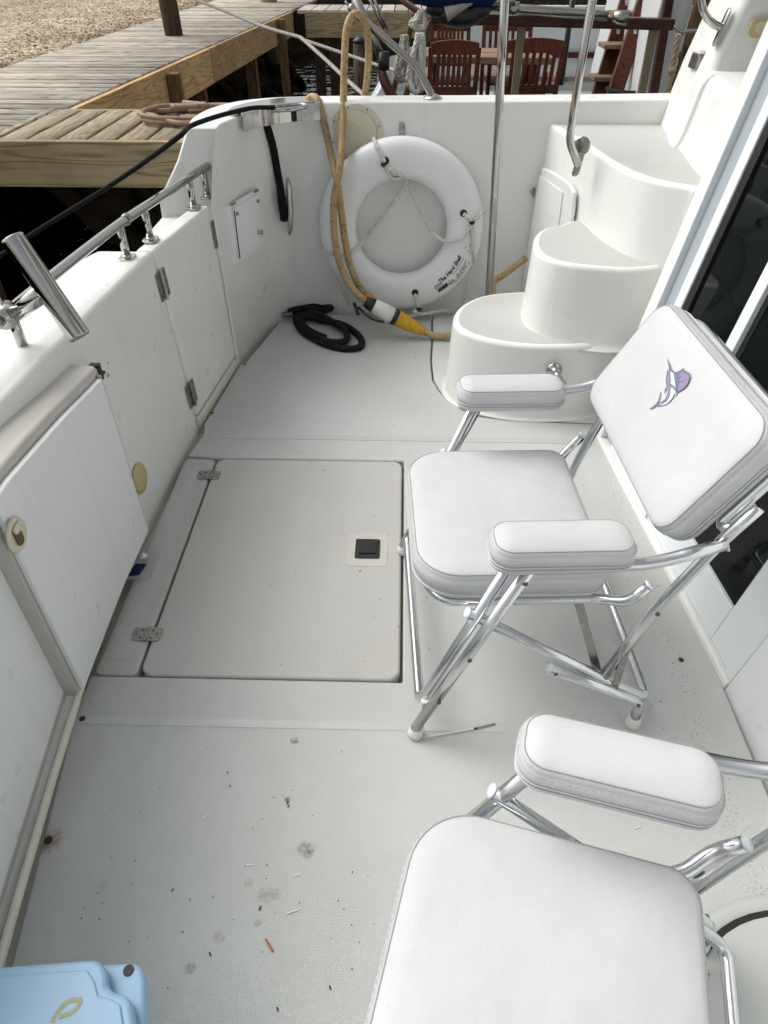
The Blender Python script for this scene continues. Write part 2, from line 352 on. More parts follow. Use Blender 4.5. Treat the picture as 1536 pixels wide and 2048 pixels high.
# leaf litter and small stones on the gravel: nobody could count them
bm=B(); rl_=random.Random(21)
for i in range(8000):
    x=-2.92-abs(rl_.gauss(0,.5))-(rl_.uniform(0,3.2) if i%2 else 0); y=rl_.uniform(4.5,14.5); sz=rl_.uniform(.006,.017)
    q=V((x,y,.703)); an=rl_.uniform(0,6.3); u=V((math.cos(an),math.sin(an),rl_.uniform(-.3,.5)))*sz; w2=V((-math.sin(an),math.cos(an),rl_.uniform(-.3,.5)))*sz*rl_.uniform(.3,.8)
    bm.faces.new([bm.verts.new(q+k) for k in (u,w2+V((0,0,sz*.5)),-u,-w2+V((0,0,sz*.15)))])
LITTER=mat('leaf_litter',(.3,.2,.1),.95,0,.1); gi=nd(LITTER,'ShaderNodeNewGeometry'); color(LITTER,ramp(LITTER,gi.outputs['Random Per Island'],[(.0,(.14,.10,.06)),(.4,(.32,.24,.16)),(.75,(.54,.45,.33)),(1,(.75,.67,.54))]))
tag(obj('leaf_litter',bm,LITTER),kind='stuff',label='dry leaves and stone chips scattered over the gravel bank',cat='leaf litter')
# muddy bank under the walkway
bm=B(); rows=[]
for i in range(44):
    y=4.7+i*.2; rows.append([(-2.80+.0*j+j*.16+random.uniform(-.05,.05),y,.60-(j/9)**1.2*1.35+random.uniform(-.07,.07)) for j in range(10)])
loft(bm,rows); tag(obj('bank',bm,SOIL,smooth=True),kind='structure')
# rubble strewn on the bank: one heap nobody could count
bm=B()
for i in range(190):
    t=random.random(); y=random.uniform(4.9,13.2); r=random.uniform(.06,.17)
    x=-2.55+t*1.25; z=.42-t*1.0
    mtx=M.Translation((x,y,z))@M.Rotation(random.uniform(0,6),4,V((random.random(),random.random(),1)).normalized())@M.Diagonal((r*1.4,r,r*.6,1))
    res=bmesh.ops.create_icosphere(bm,subdivisions=1,radius=1,matrix=mtx)
    for vtx in res['verts']: vtx.co+=V((random.uniform(-1,1),random.uniform(-1,1),random.uniform(-1,1)))*r*.22
tag(obj('bank_rubble',bm,SOIL),kind='stuff',label='dark stones heaped on the muddy bank below the walkway',cat='stones')
# ---------------------------------------------------------------- docks
def planks_x(bm,y0,y1,xl,xr,z,wd=.142,gap=.028,th=.036):
    y=y0
    while y<y1:
        j=random.uniform(-.006,.006); dz=random.uniform(-.002,.002)
        box(bm,((xl(y)+xr(y))/2+j,y+wd/2,z-th/2+dz),(xr(y)-xl(y),wd-gap,th),M.Rotation(random.uniform(-.002,.002),3,'Z')); y+=wd
E0=(-1.885,3.3); E1=(-1.30,12.0)     # water-side edge of the walkway
xr=lambda y: E0[0]+(y-E0[1])*(E1[0]-E0[0])/(E1[1]-E0[1])*.78
xl=lambda y: -2.87
walk=thing('dock_walkway',(-2.3,6,.7),'long weathered grey plank walkway along the gravel bank','dock')
bm=B(); planks_x(bm,3.45,13.0,xl,xr,.75); obj('decking',bm,DECKW,walk,bevel=.004,seg=1,wn=False)
bm=B()
for ya,yb in ((4.19,6.9),(6.91,10.78)):
    xa,xb=xr(ya),xr(yb); slab(bm,[(xa+.003,ya,.742),(xb+.003,yb,.742),(xb+.003,yb,.49),(xa+.003,ya,.49)],(.038,0,0))
obj('fascia_board',bm,FASCIA,walk,bevel=.004,seg=1)
for (yy,wd,zt,dx) in ((5.75,.085,.715,.0),(9.75,.09,.74,.0),(6.9,.09,.49,-.18),(9.0,.12,.49,-.22)):
    bm=B(); x=xr(yy)+.09+dx; box(bm,(x,yy,(zt-.9)/2),(wd,wd,zt+.9)); obj('support_post',bm,POSTW,walk,bevel=.006,seg=1)
pier=thing('finger_pier',(-1.4,3.8,.75),'short finger pier of six wide boards beside the white boat','dock')
bm=B(); x=-1.868
for k in range(7):
    wd=.138; box(bm,(x+wd/2,3.80,.732),(wd-.019,.70,.036)); x+=wd
obj('decking',bm,PIERW,pier,bevel=.004,seg=1,wn=False)
bm=B(); box(bm,(-2.0,3.425,.652),(2.31,.04,.195)); obj('fascia_board',bm,FASCX,pier,bevel=.004,seg=1)
bm=B(); box(bm,(-1.40,4.172,.652),(.95,.038,.19)); obj('rear_board',bm,FASCX,pier,bevel=.004,seg=1)
bm=B(); box(bm,(-1.888,3.80,.735),(.034,.72,.04)); obj('edge_board',bm,PIERW,pier,bevel=.004,seg=1)
for x in (-2.4,):
    bm=B(); box(bm,(x,3.8,-.1),(.12,.12,1.5)); obj('support_post',bm,PILE,pier)
cross=thing('cross_pier',(0,11.2,.75),'grey board pier running across behind the sailboat','dock')
bm=B(); x=xr(11.2)+.06
while x<6.5: box(bm,(x+.09,11.35,.733),(.165,1.0,.036)); x+=.18
obj('decking',bm,DECKW,cross)
bm=B(); box(bm,(2.55,10.82,.60),(7.7,.05,.27)); obj('fascia_board',bm,FASCX,cross)
for x in (-1.15,-.95,-.62,.15):
    bm=B(); box(bm,(x,10.95,-.1),(.13,.13,1.3)); obj('support_post',bm,PILE,cross)
def piling(bx,by,r,h,lean,m,label,zb=-.9):
    t=thing('dock_piling',(bx,by,zb),label,'piling'); bm=B()
    tube(bm,[(bx,by,zb),(bx+lean*.5,by,zb/2+h/2),(bx+lean,by,h)],r,14,radii=[r*1.06,r,r*.97]); obj('trunk',bm,m,t,smooth=True)
    bm=B(); lathe(bm,[(r*1.0,0),(r*1.02,.02),(r*.4,.06)],(bx+lean,by,h)); obj('cap',bm,BLACK,t,smooth=True)
piling(-2.16,7.85,.085,2.6,-.10,PILE,'dark brown round piling rising through the walkway planks')
piling(-2.0,12.35,.12,2.4,0,PILEG,'pale green piling at the far end of the walkway')
for k,(x,y) in enumerate(((-.55,9.9),)): piling(x,y,.085,.50,0,PILE,'black short piling standing in the glittering water')
# ================================================================== OUR BOAT
boat=thing('fishing_boat',(0,1.3,-.5),'white fishing boat seen from its cockpit, stern to the dock','boat')
# curve of the transom (x of the inner face at deck level / at the cap) against y
TB=[(-1.2,-.52),(-.6,-.62),(0,-.70),(.43,-.748),(1.0,-.805),(1.5,-.818),(2.03,-.795),(2.24,-.782),(2.75,-.727)]
TT=[(-1.2,-.56),(-.6,-.68),(0,-.75),(.43,-.795),(1.2,-.850),(1.7,-.842),(2.24,-.816),(2.755,-.742)]
ZT=[(-1.2,.66),(.2,.70),(.8,.705),(1.2,.697),(1.7,.683),(2.24,.67)]
ZC=[(-.6,.68),(.6,.69),(1.04,.672),(1.5,.618),(1.6,.612)]
def tb(y,z): 
    return lerp(interp(TB,y),interp(TT,y),max(-.1,min(1.1,z/.67)))
# sole: one moulding with a notch for the big hatch
bm=B()
sole=[(-.50,-1.1),(.85,-1.1),(.84,.4),(.832,.78),(.834,1.08),(.78,2.17),(.772,2.283),(.553,2.296),(.42,2.305),(.32,2.328),(.255,2.375),(.207,2.44),(.165,2.52),(.14,2.62),(.136,2.8),(.147,3.0),(.153,3.28),
      (-.50,3.27),(-.601,3.20),(-.660,2.90),(-.688,2.766),(-.715,2.725),(-.757,2.30),(-.764,2.25),(-.750,2.17),(-.775,2.034),(-.66,2.021),(.020,2.0185),(.020,1.0555),(-.66,1.0555),(-.785,1.0555),(-.778,.92),(-.70,.40),(-.62,-.3)]
prism(bm,sole,-.045,0.0)
obj('cockpit_sole',bm,SOLE,boat,bevel=.008,ang=50)
bm=B(); prism(bm,[(-.9,-1.2),(1.5,-1.2),(1.5,3.4),(-.45,3.4),(-.7,3.1),(-.9,2.3)],-.09,-.05); obj('sole_gutter',bm,LINER,boat)
# smooth moulded bands on the sole
for pl in ([(155,1431),(1010,1450),(1012,1466),(150,1448)],[(440,868),(1190,878),(1190,888),(432,876)]):
    bm=B(); q=[atZ(*p,.0005) for p in pl]; slab(bm,q,(0,0,.0008)); obj('smooth_band',bm,BAND,boat)
lid=None
bm=B(); prism(bm,[(x-.323,y+1.537) for x,y in rrect(.672,.955,.035)],-.040,.001); lid=obj('hatch_lid',bm,LID,boat,bevel=.008,ang=50)
bm=B(); prism(bm,[(x-.722,y+1.537) for x,y in rrect(.112,.955,.02)],-.040,0.0005); strip=obj('hinge_strip',bm,LID,boat,bevel=.009,ang=50)
# raised non-skid field on the strip, hinges, latch
bm=B(); prism(bm,[(x-.727,y+1.537) for x,y in rrect(.062,.86,.018)],.0006,.0022); obj('tread_field',bm,SOLE,strip)
for hx,hy in ((-.668,1.91),(-.676,1.19)):
    bm=B()
    for sx in (-1,1):
        prism(bm,[(x+hx+sx*.021,y+hy) for x,y in rrect(.037,.046,.008)],.0018,.0042)
    tube(bm,[(hx,hy-.024,.005),(hx,hy+.024,.005)],.0045,8)
    h=obj('hinge',bm,STEELD,lid)
    for sx in (-1,1):
        for ax,ay in ((.014,.013),(.014,-.013),(.028,0)): bm=B(); lathe(bm,[(.0036,0),(.0032,.0012),(.001,.0014)],(hx+sx*ax,hy+ay,.0042),seg=8); obj('screw',bm,SCREW,h)
bm=B(); prism(bm,[(x-.0915,y+1.545) for x,y in rrect(.124,.150,.014)],.0012,.0022); obj('latch_border',bm,LIDS,lid)
bm=B(); prism(bm,[(x-.0915,y+1.545) for x,y in rrect(.076,.086,.006)],.0027,.0062); lt=obj('latch',bm,BLACK,lid,bevel=.0015)
bm=B(); prism(bm,[(-.118,1.52),(-.065,1.52),(-.06,1.575),(-.09,1.566),(-.115,1.578)],.0063,.0098); obj('latch_paddle',bm,GASK,lt,bevel=.002)
# plinth under the steps
bm=B(); pl_=[(.160,3.28),(.153,2.99),(.142,2.8),(.146,2.625),(.171,2.525),(.213,2.446),(.26,2.383),(.325,2.336),(.425,2.313),(.553,2.304),(.775,2.292),(1.2,2.29),(1.2,3.28)]
prism(bm,pl_[::-1],-.045,.001); obj('step_plinth',bm,SMOOTHG,boat,bevel=.006,ang=50)
# round hatch by the near chair
bm=B(); lathe(bm,[(.288,0.0003),(.288,.004),(.270,.006),(.262,.003)],(.76,.28,0),seg=48); hr=obj('round_hatch',bm,BAND,boat,smooth=True)
bm=B(); lathe(bm,[(.259,.0045),(.259,.0066)],(.76,.28,0),seg=48); obj('hatch_gap',bm,BLACK,hr)
bm=B(); lathe(bm,[(.247,.0067),(.247,.010),(.242,.013),(.1,.014)],(.76,.28,0),seg=48); obj('hatch_cover',bm,BAND,hr,smooth=True)
bm=B(); tube(bm,[(.555,.415,.0125),(.575,.43,.0125)],.007,8); obj('hatch_latch',bm,STEEL,hr)
# deck screws
for (px,py,r) in ((165,1438,.0075),(97,1681,.009),(1362,1320,.007),(425,826,.006),(490,729,.006),(1202,874,.006)):
    q=atZ(px,py); bm=B(); lathe(bm,[(r,.0003),(r,.002),(r*.7,.003),(r*.3,.0022)],(q.x,q.y,0),seg=12); obj('deck_screw',bm,DARKSCREW,boat,smooth=True)
# ---------------- transom
def wallrow(y,xi0,xi1,xo,zt,zb=-.5):
    return [(xi0,y,-.05),(xi1,y,zt),(xo,y,zt),(xo-.03,y,.45),(xo+.10,y,zb)]
ys=[-1.2,-.9,-.6,-.3,0,.3,.6,.9,1.2,1.5,1.8,2.0,2.12,2.2,2.238]
rows=[wallrow(y,interp(TB,y),interp(TT,y),interp(TT,y)-.205+(.0 if y<2.15 else (y-2.15)*.3),interp(ZT,y)) for y in ys]
bm=B(); loft(bm,rows,True,True,True); obj('transom',bm,GEL,boat,bevel=.012,ang=50)
ys=[2.246,2.35,2.45,2.55,2.65,2.742]
bm=B(); loft(bm,[[(interp(TB,y),y,.035),(interp(TT,y),y,.668),(interp(TT,y)-.062,y,.668),(interp(TB,y)-.06,y,.035)] for y in ys],True,True,True)
tdoor=obj('transom_door',bm,GEL,boat,bevel=.010,ang=50)
# sill and outer platform beneath the door
bm=B(); loft(bm,[[(interp(TB,y)+.012,y,-.05),(interp(TB,y)+.004,y,.028),(interp(TB,y)-.12,y,.028),(interp(TB,y)-.12,y,-.5)] for y in ys],True,True,True); obj('door_sill',bm,LINER,boat,bevel=.012,ang=50)
def wallpt(y,z,off=0.0): return V((tb(y,z)+off,y,z))
def plate_on_wall(y,z,w,h,th,r=.006,off=.001):     # thin plate following the transom face
    n=V((1,0,(tb(y,z)-tb(y,z+.1))/.1)); n.normalize()
    dy=V((tb(y+.05,z)-tb(y-.05,z),.1,0)).normalized(); dz=n.cross(dy)*1.0
    if dz.z<0: dz=-dz
    c=wallpt(y,z)+n*off
    return c,n,dy,dz
def rplate(bm,c,n,u,v,w,h,th,r=.006):
    slab(bm,[c+u*a+v*b for a,b in rrect(w,h,r,4)],n*th)
for (y,z,two) in ((2.242,.555,True),(2.242,.135,True),(2.746,.56,False)):
    c,n,u,v=plate_on_wall(y,z,0,0,0); bm=B()
    if two:
        for s in (-1,1): rplate(bm,c+u*s*.022,n,u,v,.036,.095,.003)
        tube(bm,[c+n*.006-v*.05,c+n*.006+v*.05],.0062,8)
    else: rplate(bm,c,n,u,v,.048,.105,.003,.003)
    h=obj('hinge' if two else 'strike_plate',bm,STEELD,tdoor)
    for a,b in (((-.024,.033),(-.024,-.033),(.024,.033),(.024,-.033)) if two else ((0,.035),(0,-.035))):
        bm=B(); lathe(bm,[(.0055,0),(.004,.0015),(.001,.002)],c+n*.003+u*a+v*b,n,10); obj('screw',bm,SCREW,h)
for y,z in ((1.72,.50),(1.74,.525)):
    bm=B(); lathe(bm,[(.008 if z<.51 else .004,0),(.007 if z<.51 else .003,.002),(.002,.003)],wallpt(y,z),(1,0,0),12); obj('snap_button',bm,STEEL,boat,smooth=True)
# amber drain cover beside the cabinet
bm=B(); c=wallpt(1.695,.150); lathe(bm,[(.050,0),(.048,.007),(.03,.009),(.005,.009)],c,(1,0,.05),24); obj('drain_cover',bm,AMBER,boat,smooth=True)
# ---------------- tackle cabinet on the transom
FX=[(-.6,-.56),(0,-.635),(.44,-.697),(.97,-.762),(1.3,-.775),(1.62,-.772)]
cab=[]
bm=B(); ys=[-.6,-.3,0,.25,.44,.6,.75,.9545,.955,1.15,1.3,1.45,1.555]
rows=[[(interp(FX,y)-(.031 if y<.9548 else 0),y,.055),(interp(FX,y)-.004-(.031 if y<.9548 else 0),y,interp(ZC,y)-.010),(interp(FX,y)-.012,y,interp(ZC,y)),(interp(TT,y)-.005,y,interp(ZC,y)+.004),(interp(TB,y),y,.055)] for y in ys]
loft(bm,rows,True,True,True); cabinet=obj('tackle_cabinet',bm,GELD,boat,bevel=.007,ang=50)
def face(y,z,off): return V((interp(FX,y)-.004*z/.6+off,y,z))
def cpanel(bm,y0,y1,z0,z1,off,th):
    n=8; rows=[]
    for i in range(n+1):
        y=lerp(y0,y1,i/n); zz=z1 if z1<.3 else interp(ZC,y)-.62+z1; rows.append([face(y,z0,off),face(y,zz,off),face(y,zz,off+th),face(y,z0,off+th)])
    loft(bm,rows,True,True,True)
bm=B(); cpanel(bm,.965,1.535,.070,.595,.001,.016); d1=obj('cabinet_door',bm,GELC,cabinet,bevel=.004,ang=50)
bm=B(); cpanel(bm,.9585,.9647,.068,.597,-.030,.0155); obj('door_edge',bm,EDGE,cabinet)  # end face of the proud door, coloured as if in shade
bm=B(); cpanel(bm,-.5,.955,.070,.60,-.030,-.018); d2=obj('cabinet_door',bm,GELC,cabinet,bevel=.004,ang=50)
bm=B(); cpanel(bm,-.6,1.57,.046,.066,-.01,.014); obj('cabinet_lip',bm,LINER,cabinet,bevel=.006,ang=50)
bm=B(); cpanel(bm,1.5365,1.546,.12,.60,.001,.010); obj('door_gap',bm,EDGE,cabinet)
c=atX(32,1070,-.741)
bm=B(); lathe(bm,[(.036,0),(.034,.004),(.030,.0055),(.024,.004)],c,(1,0.02,0),28); pk=obj('pull_latch',bm,BEIGE,d1,smooth=True)
bm=B(); slab(bm,[c+V((.0056,a-.003,b)) for a,b in rrect(.022,.040,.009)],(.003,0,0)); obj('finger_recess',bm,BROWN,d1)
bm=B(); slab(bm,[c+V((.0056,a+.004,b+.017)) for a,b in rrect(.034,.016,.007)],(.006,0,0)); obj('latch_tab',bm,BEIGE,d1,bevel=.002)
bm=B(); box(bm,(-.786,1.567,.592),(.026,.018,.046)); box(bm,(-.778,1.583,.580),(.010,.018,.009)); obj('cabinet_catch',bm,BLACK,cabinet,bevel=.003)
# ---------------- gunwale: sweeps from the post beside the door round the corner to the side
ST=[ # y-ordered stations: [inner bottom, inner at .67, inner .80, inner top, outer top, outer .80, outer .67, outer bottom]
 [(-.722,2.752,-.05),(-.735,2.765,.67),(-.722,2.82,.80),(-.705,2.90,.905),(-.822,2.90,.905),(-.866,2.84,.80),(-.945,2.78,.67),(-.99,2.775,-.5)],
 [(-.712,2.85,-.05),(-.722,2.86,.67),(-.712,2.90,.80),(-.698,2.95,.910),(-.83,2.96,.908),(-.875,2.93,.80),(-.965,2.9,.67),(-.99,2.9,-.5)],
 [(-.690,2.96,-.05),(-.697,2.985,.67),(-.685,3.00,.80),(-.672,3.02,.912),(-.835,3.06,.912),(-.89,3.06,.80),(-.955,3.06,.67),(-.98,3.06,-.5)],
 [(-.655,3.08,-.05),(-.655,3.10,.67),(-.645,3.105,.80),(-.635,3.11,.914),(-.81,3.22,.914),(-.86,3.23,.80),(-.92,3.25,.67),(-.94,3.25,-.5)],
 [(-.59,3.20,-.05),(-.58,3.205,.67),(-.575,3.205,.80),(-.57,3.205,.916),(-.73,3.37,.916),(-.76,3.39,.80),(-.80,3.40,.67),(-.82,3.41,-.5)],
 [(-.50,3.285,-.05),(-.49,3.285,.67),(-.485,3.285,.80),(-.48,3.285,.918),(-.60,3.45,.918),(-.62,3.47,.80),(-.64,3.48,.67),(-.66,3.48,-.5)],
 [(-.38,3.318,-.05),(-.37,3.32,.67),(-.37,3.32,.80),(-.37,3.322,.920),(-.42,3.482,.920),(-.43,3.50,.80),(-.44,3.51,.67),(-.46,3.51,-.5)],
 [(-.15,3.328,-.05),(-.15,3.332,.67),(-.15,3.334,.80),(-.15,3.336,.922),(-.15,3.492,.922),(-.15,3.51,.80),(-.15,3.52,.67),(-.15,3.52,-.5)],
 [(.3,3.33,-.05),(.3,3.336,.67),(.3,3.338,.80),(.3,3.34,.925),(.3,3.496,.925),(.3,3.52,.80),(.3,3.53,.67),(.3,3.53,-.5)],
 [(.8,3.335,-.05),(.8,3.34,.67),(.8,3.342,.80),(.8,3.344,.930),(.8,3.50,.930),(.8,3.52,.80),(.8,3.53,.67),(.8,3.53,-.5)],
 [(1.6,3.34,-.05),(1.6,3.346,.67),(1.6,3.348,.80),(1.6,3.35,.945),(1.6,3.50,.945),(1.6,3.52,.80),(1.6,3.53,.67),(1.6,3.53,-.5)],
 [(3.2,3.34,-.05),(3.2,3.346,.67),(3.2,3.348,.80),(3.2,3.35,.985),(3.2,3.50,.985),(3.2,3.52,.80),(3.2,3.53,.67),(3.2,3.53,-.5)]]
def densify(ST,n=4):
    cols=[smoothpath([s[k] for s in ST],n) for k in range(len(ST[0]))]
    return [[c[i] for c in cols] for i in range(len(cols[0]))]
bm=B(); loft(bm,densify(ST),True,True,True); gun=obj('gunwale',bm,GEL,boat,bevel=.010,ang=38)
# low outer ledge beside the door
bm=B(); box(bm,(-.905,2.70,.30),(.11,.24,.62)); obj('stern_ledge',bm,GEL,boat,bevel=.02,ang=50)
# starboard gunwale behind the camera and hull bottom
bm=B(); loft(bm,[[(x,-.98,-.05),(x,-1.0,.92),(x,-1.15,.92),(x,-1.2,-.5)] for x in (-.75,0,1,2,3.2)],True,True,True); obj('starboard_gunwale',bm,GEL,boat,bevel=.01)
# stainless hawse plate on the corner
bm=B(); pts=[(-.655,3.063),(-.585,3.172),(-.49,3.260),(-.37,3.302),(-.352,3.36),(-.40,3.405),(-.50,3.395),(-.60,3.33),(-.67,3.24),(-.705,3.14),(-.695,3.07)]
pts=[(p.x,p.y) for p in smoothpath([(x,y,0) for x,y in pts],4,True)]
prism(bm,pts[::-1],.914,.929)
hp=obj('hawse_plate',bm,STEEL,boat,bevel=.004,ang=50)
bm=B(); inn=[(-.652,3.062),(-.615,3.12),(-.582,3.165),(-.487,3.252),(-.368,3.292)]; inn=smoothpath([(x,y,0) for x,y in inn],5)
loft(bm,[[(p.x+.013,p.y-.011,.862),(p.x+.013,p.y-.011,.925),(p.x+.006,p.y-.005,.925),(p.x+.006,p.y-.005,.862)] for p in inn],True,True,True); obj('plate_skirt',bm,STEEL,hp,smooth=False)
bm=B(); c=atZ(575,216,.93); tube(bm,[c+V((math.cos(a)*.085*.8-math.sin(a)*.045*.6,math.cos(a)*.085*.6+math.sin(a)*.045*.8,.002)) for a in [2*math.pi*k/24 for k in range(24)]],.008,8,True); obj('hawse_rim',bm,STEEL,hp,smooth=True)
bm=B(); slab(bm,[c+V((math.cos(a)*.080*.8-math.sin(a)*.040*.6,math.cos(a)*.080*.6+math.sin(a)*.040*.8,.0)) for a in [2*math.pi*k/24 for k in range(24)]],(0,0,.0015)); obj('hawse_hole',bm,BLACK,hp)
# cleat on the corner wall
def cornerpt(px,py,off=0.0):      # point on the corner wall seen at this place
    n=V((.68,-.73,0)).normalized(); q=onp(px,py,n,(-.575,3.205,.5)); return q+n*off,n
c1,n=cornerpt(566,352,.035); c2,_=cornerpt(570,466,.035)
bm=B(); tube(bm,[c1,c1.lerp(c2,.12)+n*.006,c1.lerp(c2,.5)+n*.012,c1.lerp(c2,.88)+n*.006,c2],.012,10,radii=[.005,.012,.015,.012,.005])
for t in (.36,.64): q=c1.lerp(c2,t); tube(bm,[q+n*.006,q-n*.03],.010,8)
q=c1.lerp(c2,.5)-n*.03; v_=(c2-c1).normalized(); u_=n.cross(v_); slab(bm,[q+u_*a+v_*b for a,b in rrect(.05,.14,.02)],n*.006)
obj('wall_cleat',bm,STEEL,boat,smooth=True)
# little fuel door on the corner wall
quad=[(449,414),(511,378),(524,497),(464,531)]
nn=V((.93,-.36,0.02)).normalized(); P0=V((-.690,2.96,.5))
qd=[onp(*p,nn,P0) for p in quad]
bm=B(); slab(bm,[p-nn*.002 for p in qd],nn*.011); fd=obj('fuel_door_frame',bm,GELC,boat,bevel=.004,ang=50)
cc=sum(qd,V())/4; bm=B(); slab(bm,[cc+(p-cc)*.86+(qd[1]-qd[0])*.06 for p in qd],nn*.018); obj('fuel_door',bm,GELC,fd,bevel=.003,ang=50)
bm=B(); a,b=qd[0].lerp(qd[1],.14),qd[3].lerp(qd[2],.14); slab(bm,[a.lerp(b,.1)+nn*.0095,a.lerp(b,.1)+(qd[1]-qd[0])*.03+nn*.0095,a.lerp(b,.92)+(qd[1]-qd[0])*.03+nn*.0095,a.lerp(b,.92)+nn*.0095],nn*.0095); obj('door_gap',bm,BLACK,fd)
for s,t,r in ((.22,.17,.008),(.9,.16,.008),(.84,.66,.011)):
    q=qd[0].lerp(qd[1],s).lerp(qd[3].lerp(qd[2],s),t)+nn*.017; bm=B(); lathe(bm,[(r,0),(r,.006),(r*.5,.012 if r>.01 else .007),(r*.9,.018 if r>.01 else .008)],q,nn,12); obj('door_knob' if r>.01 else 'door_stud',bm,STEEL,fd,smooth=True)
for s in (.18,.92):
    q=qd[0].lerp(qd[1],s)+nn*.014; v_=(qd[1]-qd[0]).normalized(); bm=B(); tube(bm,[q-v_*.012,q+v_*.012],.006,8); obj('door_hinge',bm,STEELD,fd)
# beige access plate and hanging bracket on the side
c=atY(712,268,3.334); bm=B(); lathe(bm,[(.118,0),(.116,.006),(.096,.0075),(.094,.0045),(.09,.010),(.005,.012)],(c.x,3.334,c.z),(0,-1,0),40); ap=obj('access_plate',bm,BEIGE,boat,smooth=False)
for k in range(8):
    a=k*math.pi/4+.3; bm=B(); lathe(bm,[(.004,0),(.003,.0015),(.001,.002)],(c.x+.106*math.cos(a),3.327,c.z+.106*math.sin(a)),(0,-1,0),8); obj('screw',bm,SCREW,ap)
for (dx,dz) in ((.015,.04),(-.02,-.03),(.03,-.045)):
    bm=B(); box(bm,(c.x+dx,3.320,c.z+dz),(.022,.006,.020),M.Rotation(.4,3,'Y')); obj('finger_tab',bm,BEIGE,ap,bevel=.002)
q=atY(804,262,3.332); bm=B(); slab(bm,[(q.x+a,3.333,q.z+b-.01) for a,b in rrect(.026,.085,.0129)],(0,-.004,0)); lathe(bm,[(.005,0),(.004,.002)],(q.x,3.329,q.z+.015),(0,-1,0),8); obj('hanging_bracket',bm,STEELD,boat)
# ---------------- boarding steps
def step(name,outline,z0,z1,draft,flare,mat_,lip=.028,n=5):
    pl=smoothpath([(x,y,0) for x,y in outline],n,True); pl=[(p.x,p.y) for p in pl]
    A=sum(pl[i][0]*pl[(i+1)%len(pl)][1]-pl[(i+1)%len(pl)][0]*pl[i][1] for i in range(len(pl)))
    if A<0: pl=pl[::-1]
    rows=[]
    for k in range(5):
        a=R(90*k/4); rows.append([(x,y,z0+flare*(1-math.cos(a)) ) for x,y in offset2(pl,-draft-flare*(1-math.sin(a)))])
    rows.append([(x,y,lerp(z0,z1,.5)) for x,y in offset2(pl,-draft*.55)])
    for k in range(7):
        a=R(90*k/6); rows.append([(x,y,z1-lip*(1-math.sin(a))) for x,y in offset2(pl,lip*(1-math.cos(a))-draft*.12)])
    bm=B(); vs=loft(bm,rows,True,True,True)
    o=obj(name,bm,mat_,boat,smooth=True); 
    return o,pl
Z1,Z2,Z3=.305,.582,.842
def outl(px,z,back): return [tuple(atZ(x,y,z)[:2]) for x,y in px]+back
s1=outl([(1290,676),(1230,683),(1180,690),(1120,693),(1060,692),(1000,685),(950,673),(920,660),(907,643),(911,623),(930,605),(960,592),(1000,585)],Z1,[(.60,2.85),(.85,2.86),(1.05,2.82),(1.10,2.6),(1.08,2.36)])
s2=outl([(1360,528),(1310,534),(1260,538),(1200,535),(1150,530),(1110,522),(1085,512),(1071,500),(1067,484),(1073,466),(1090,455),(1115,450)],Z2,[(.72,2.90),(.95,2.92),(1.12,2.88),(1.16,2.6),(1.12,2.34)])
s3=outl([(1412,378),(1380,373),(1340,366),(1299,357),(1265,345),(1228,327),(1198,307),(1168,287),(1130,264),(1097,246)],Z3,[(.607,3.42),(.9,3.45),(1.2,3.44),(1.34,3.2),(1.34,2.7),(1.2,2.25)])
step('boarding_step',s1,.0,Z1,.014,.02,GEL,.018); step('boarding_step',s2,.285,Z2,.010,.03,GEL,.018); step('boarding_step',s3,.0,Z3,.006,.02,GEL,.018)
# worn tread pads
bm=B()
for s,z,d in ((s1,Z1,.022),(s2,Z2,.020),(s3,Z3,.020)):
    pl=[(p.x,p.y) for p in smoothpath([(x,y,0) for x,y in s],5,True)]
    A=sum(pl[i][0]*pl[(i+1)%len(pl)][1]-pl[(i+1)%len(pl)][0]*pl[i][1] for i in range(len(pl)))
    if A<0: pl=pl[::-1]
    prism(bm,offset2(pl,d),z-.001,z+.0008)
TREAD=nonskid('nonskid_tread',(.70,.705,.69),.005,False); obj('tread_pad',bm,TREAD,boat)
# moulding above the third step: riser, fourth tread, coaming
def leanx(x,z,z0=.84): return x+.16*(z-z0)
rp=[(1.14,3.36)]+[tuple(atZ(x,y,.842)[:2]) for x,y in ((1334,249),(1339,274),(1347,294),(1362,298),(1374,312),(1391,338))]+[(1.0,2.42),(.99,2.26)]
rp=[(p.x,p.y) for p in smoothpath([(x,y,0) for x,y in rp],5)]
bm=B(); rows=[]
for z,dx in ((.80,-.010),(.842,-.010),(.860,0),(.90,.004),(1.04,.004),(1.065,.012),(1.08,.03)):
    rows.append([(leanx(x,z)+dx,y,z) for x,y in rp]+[(2.2,2.26,z),(2.2,3.36,z)])
loft(bm,rows,True,True,True); obj('upper_step',bm,GEL,boat,smooth=True)
bm=B(); rows=[]
for z,dy in ((.80,0),(1.06,0),(1.12,0.02),(1.4,.02),(2.12,.02)):
    xs=leanx(1.045,z)+max(0,z-1.0)*.10
    rows.append([(xs+.085,3.46,z),(xs+.055,3.36,z),(xs+.03,3.2,z),(xs+.02,3.06+dy,z),(xs+.03,3.0+dy,z),(xs+.06,2.975+dy,z),(xs+.3,2.965+dy,z),(2.2,2.965+dy,z),(2.2,3.46,z)])
loft(bm,rows,True,True,True); coam=obj('coaming',bm,GEL,boat,bevel=.012,ang=60)
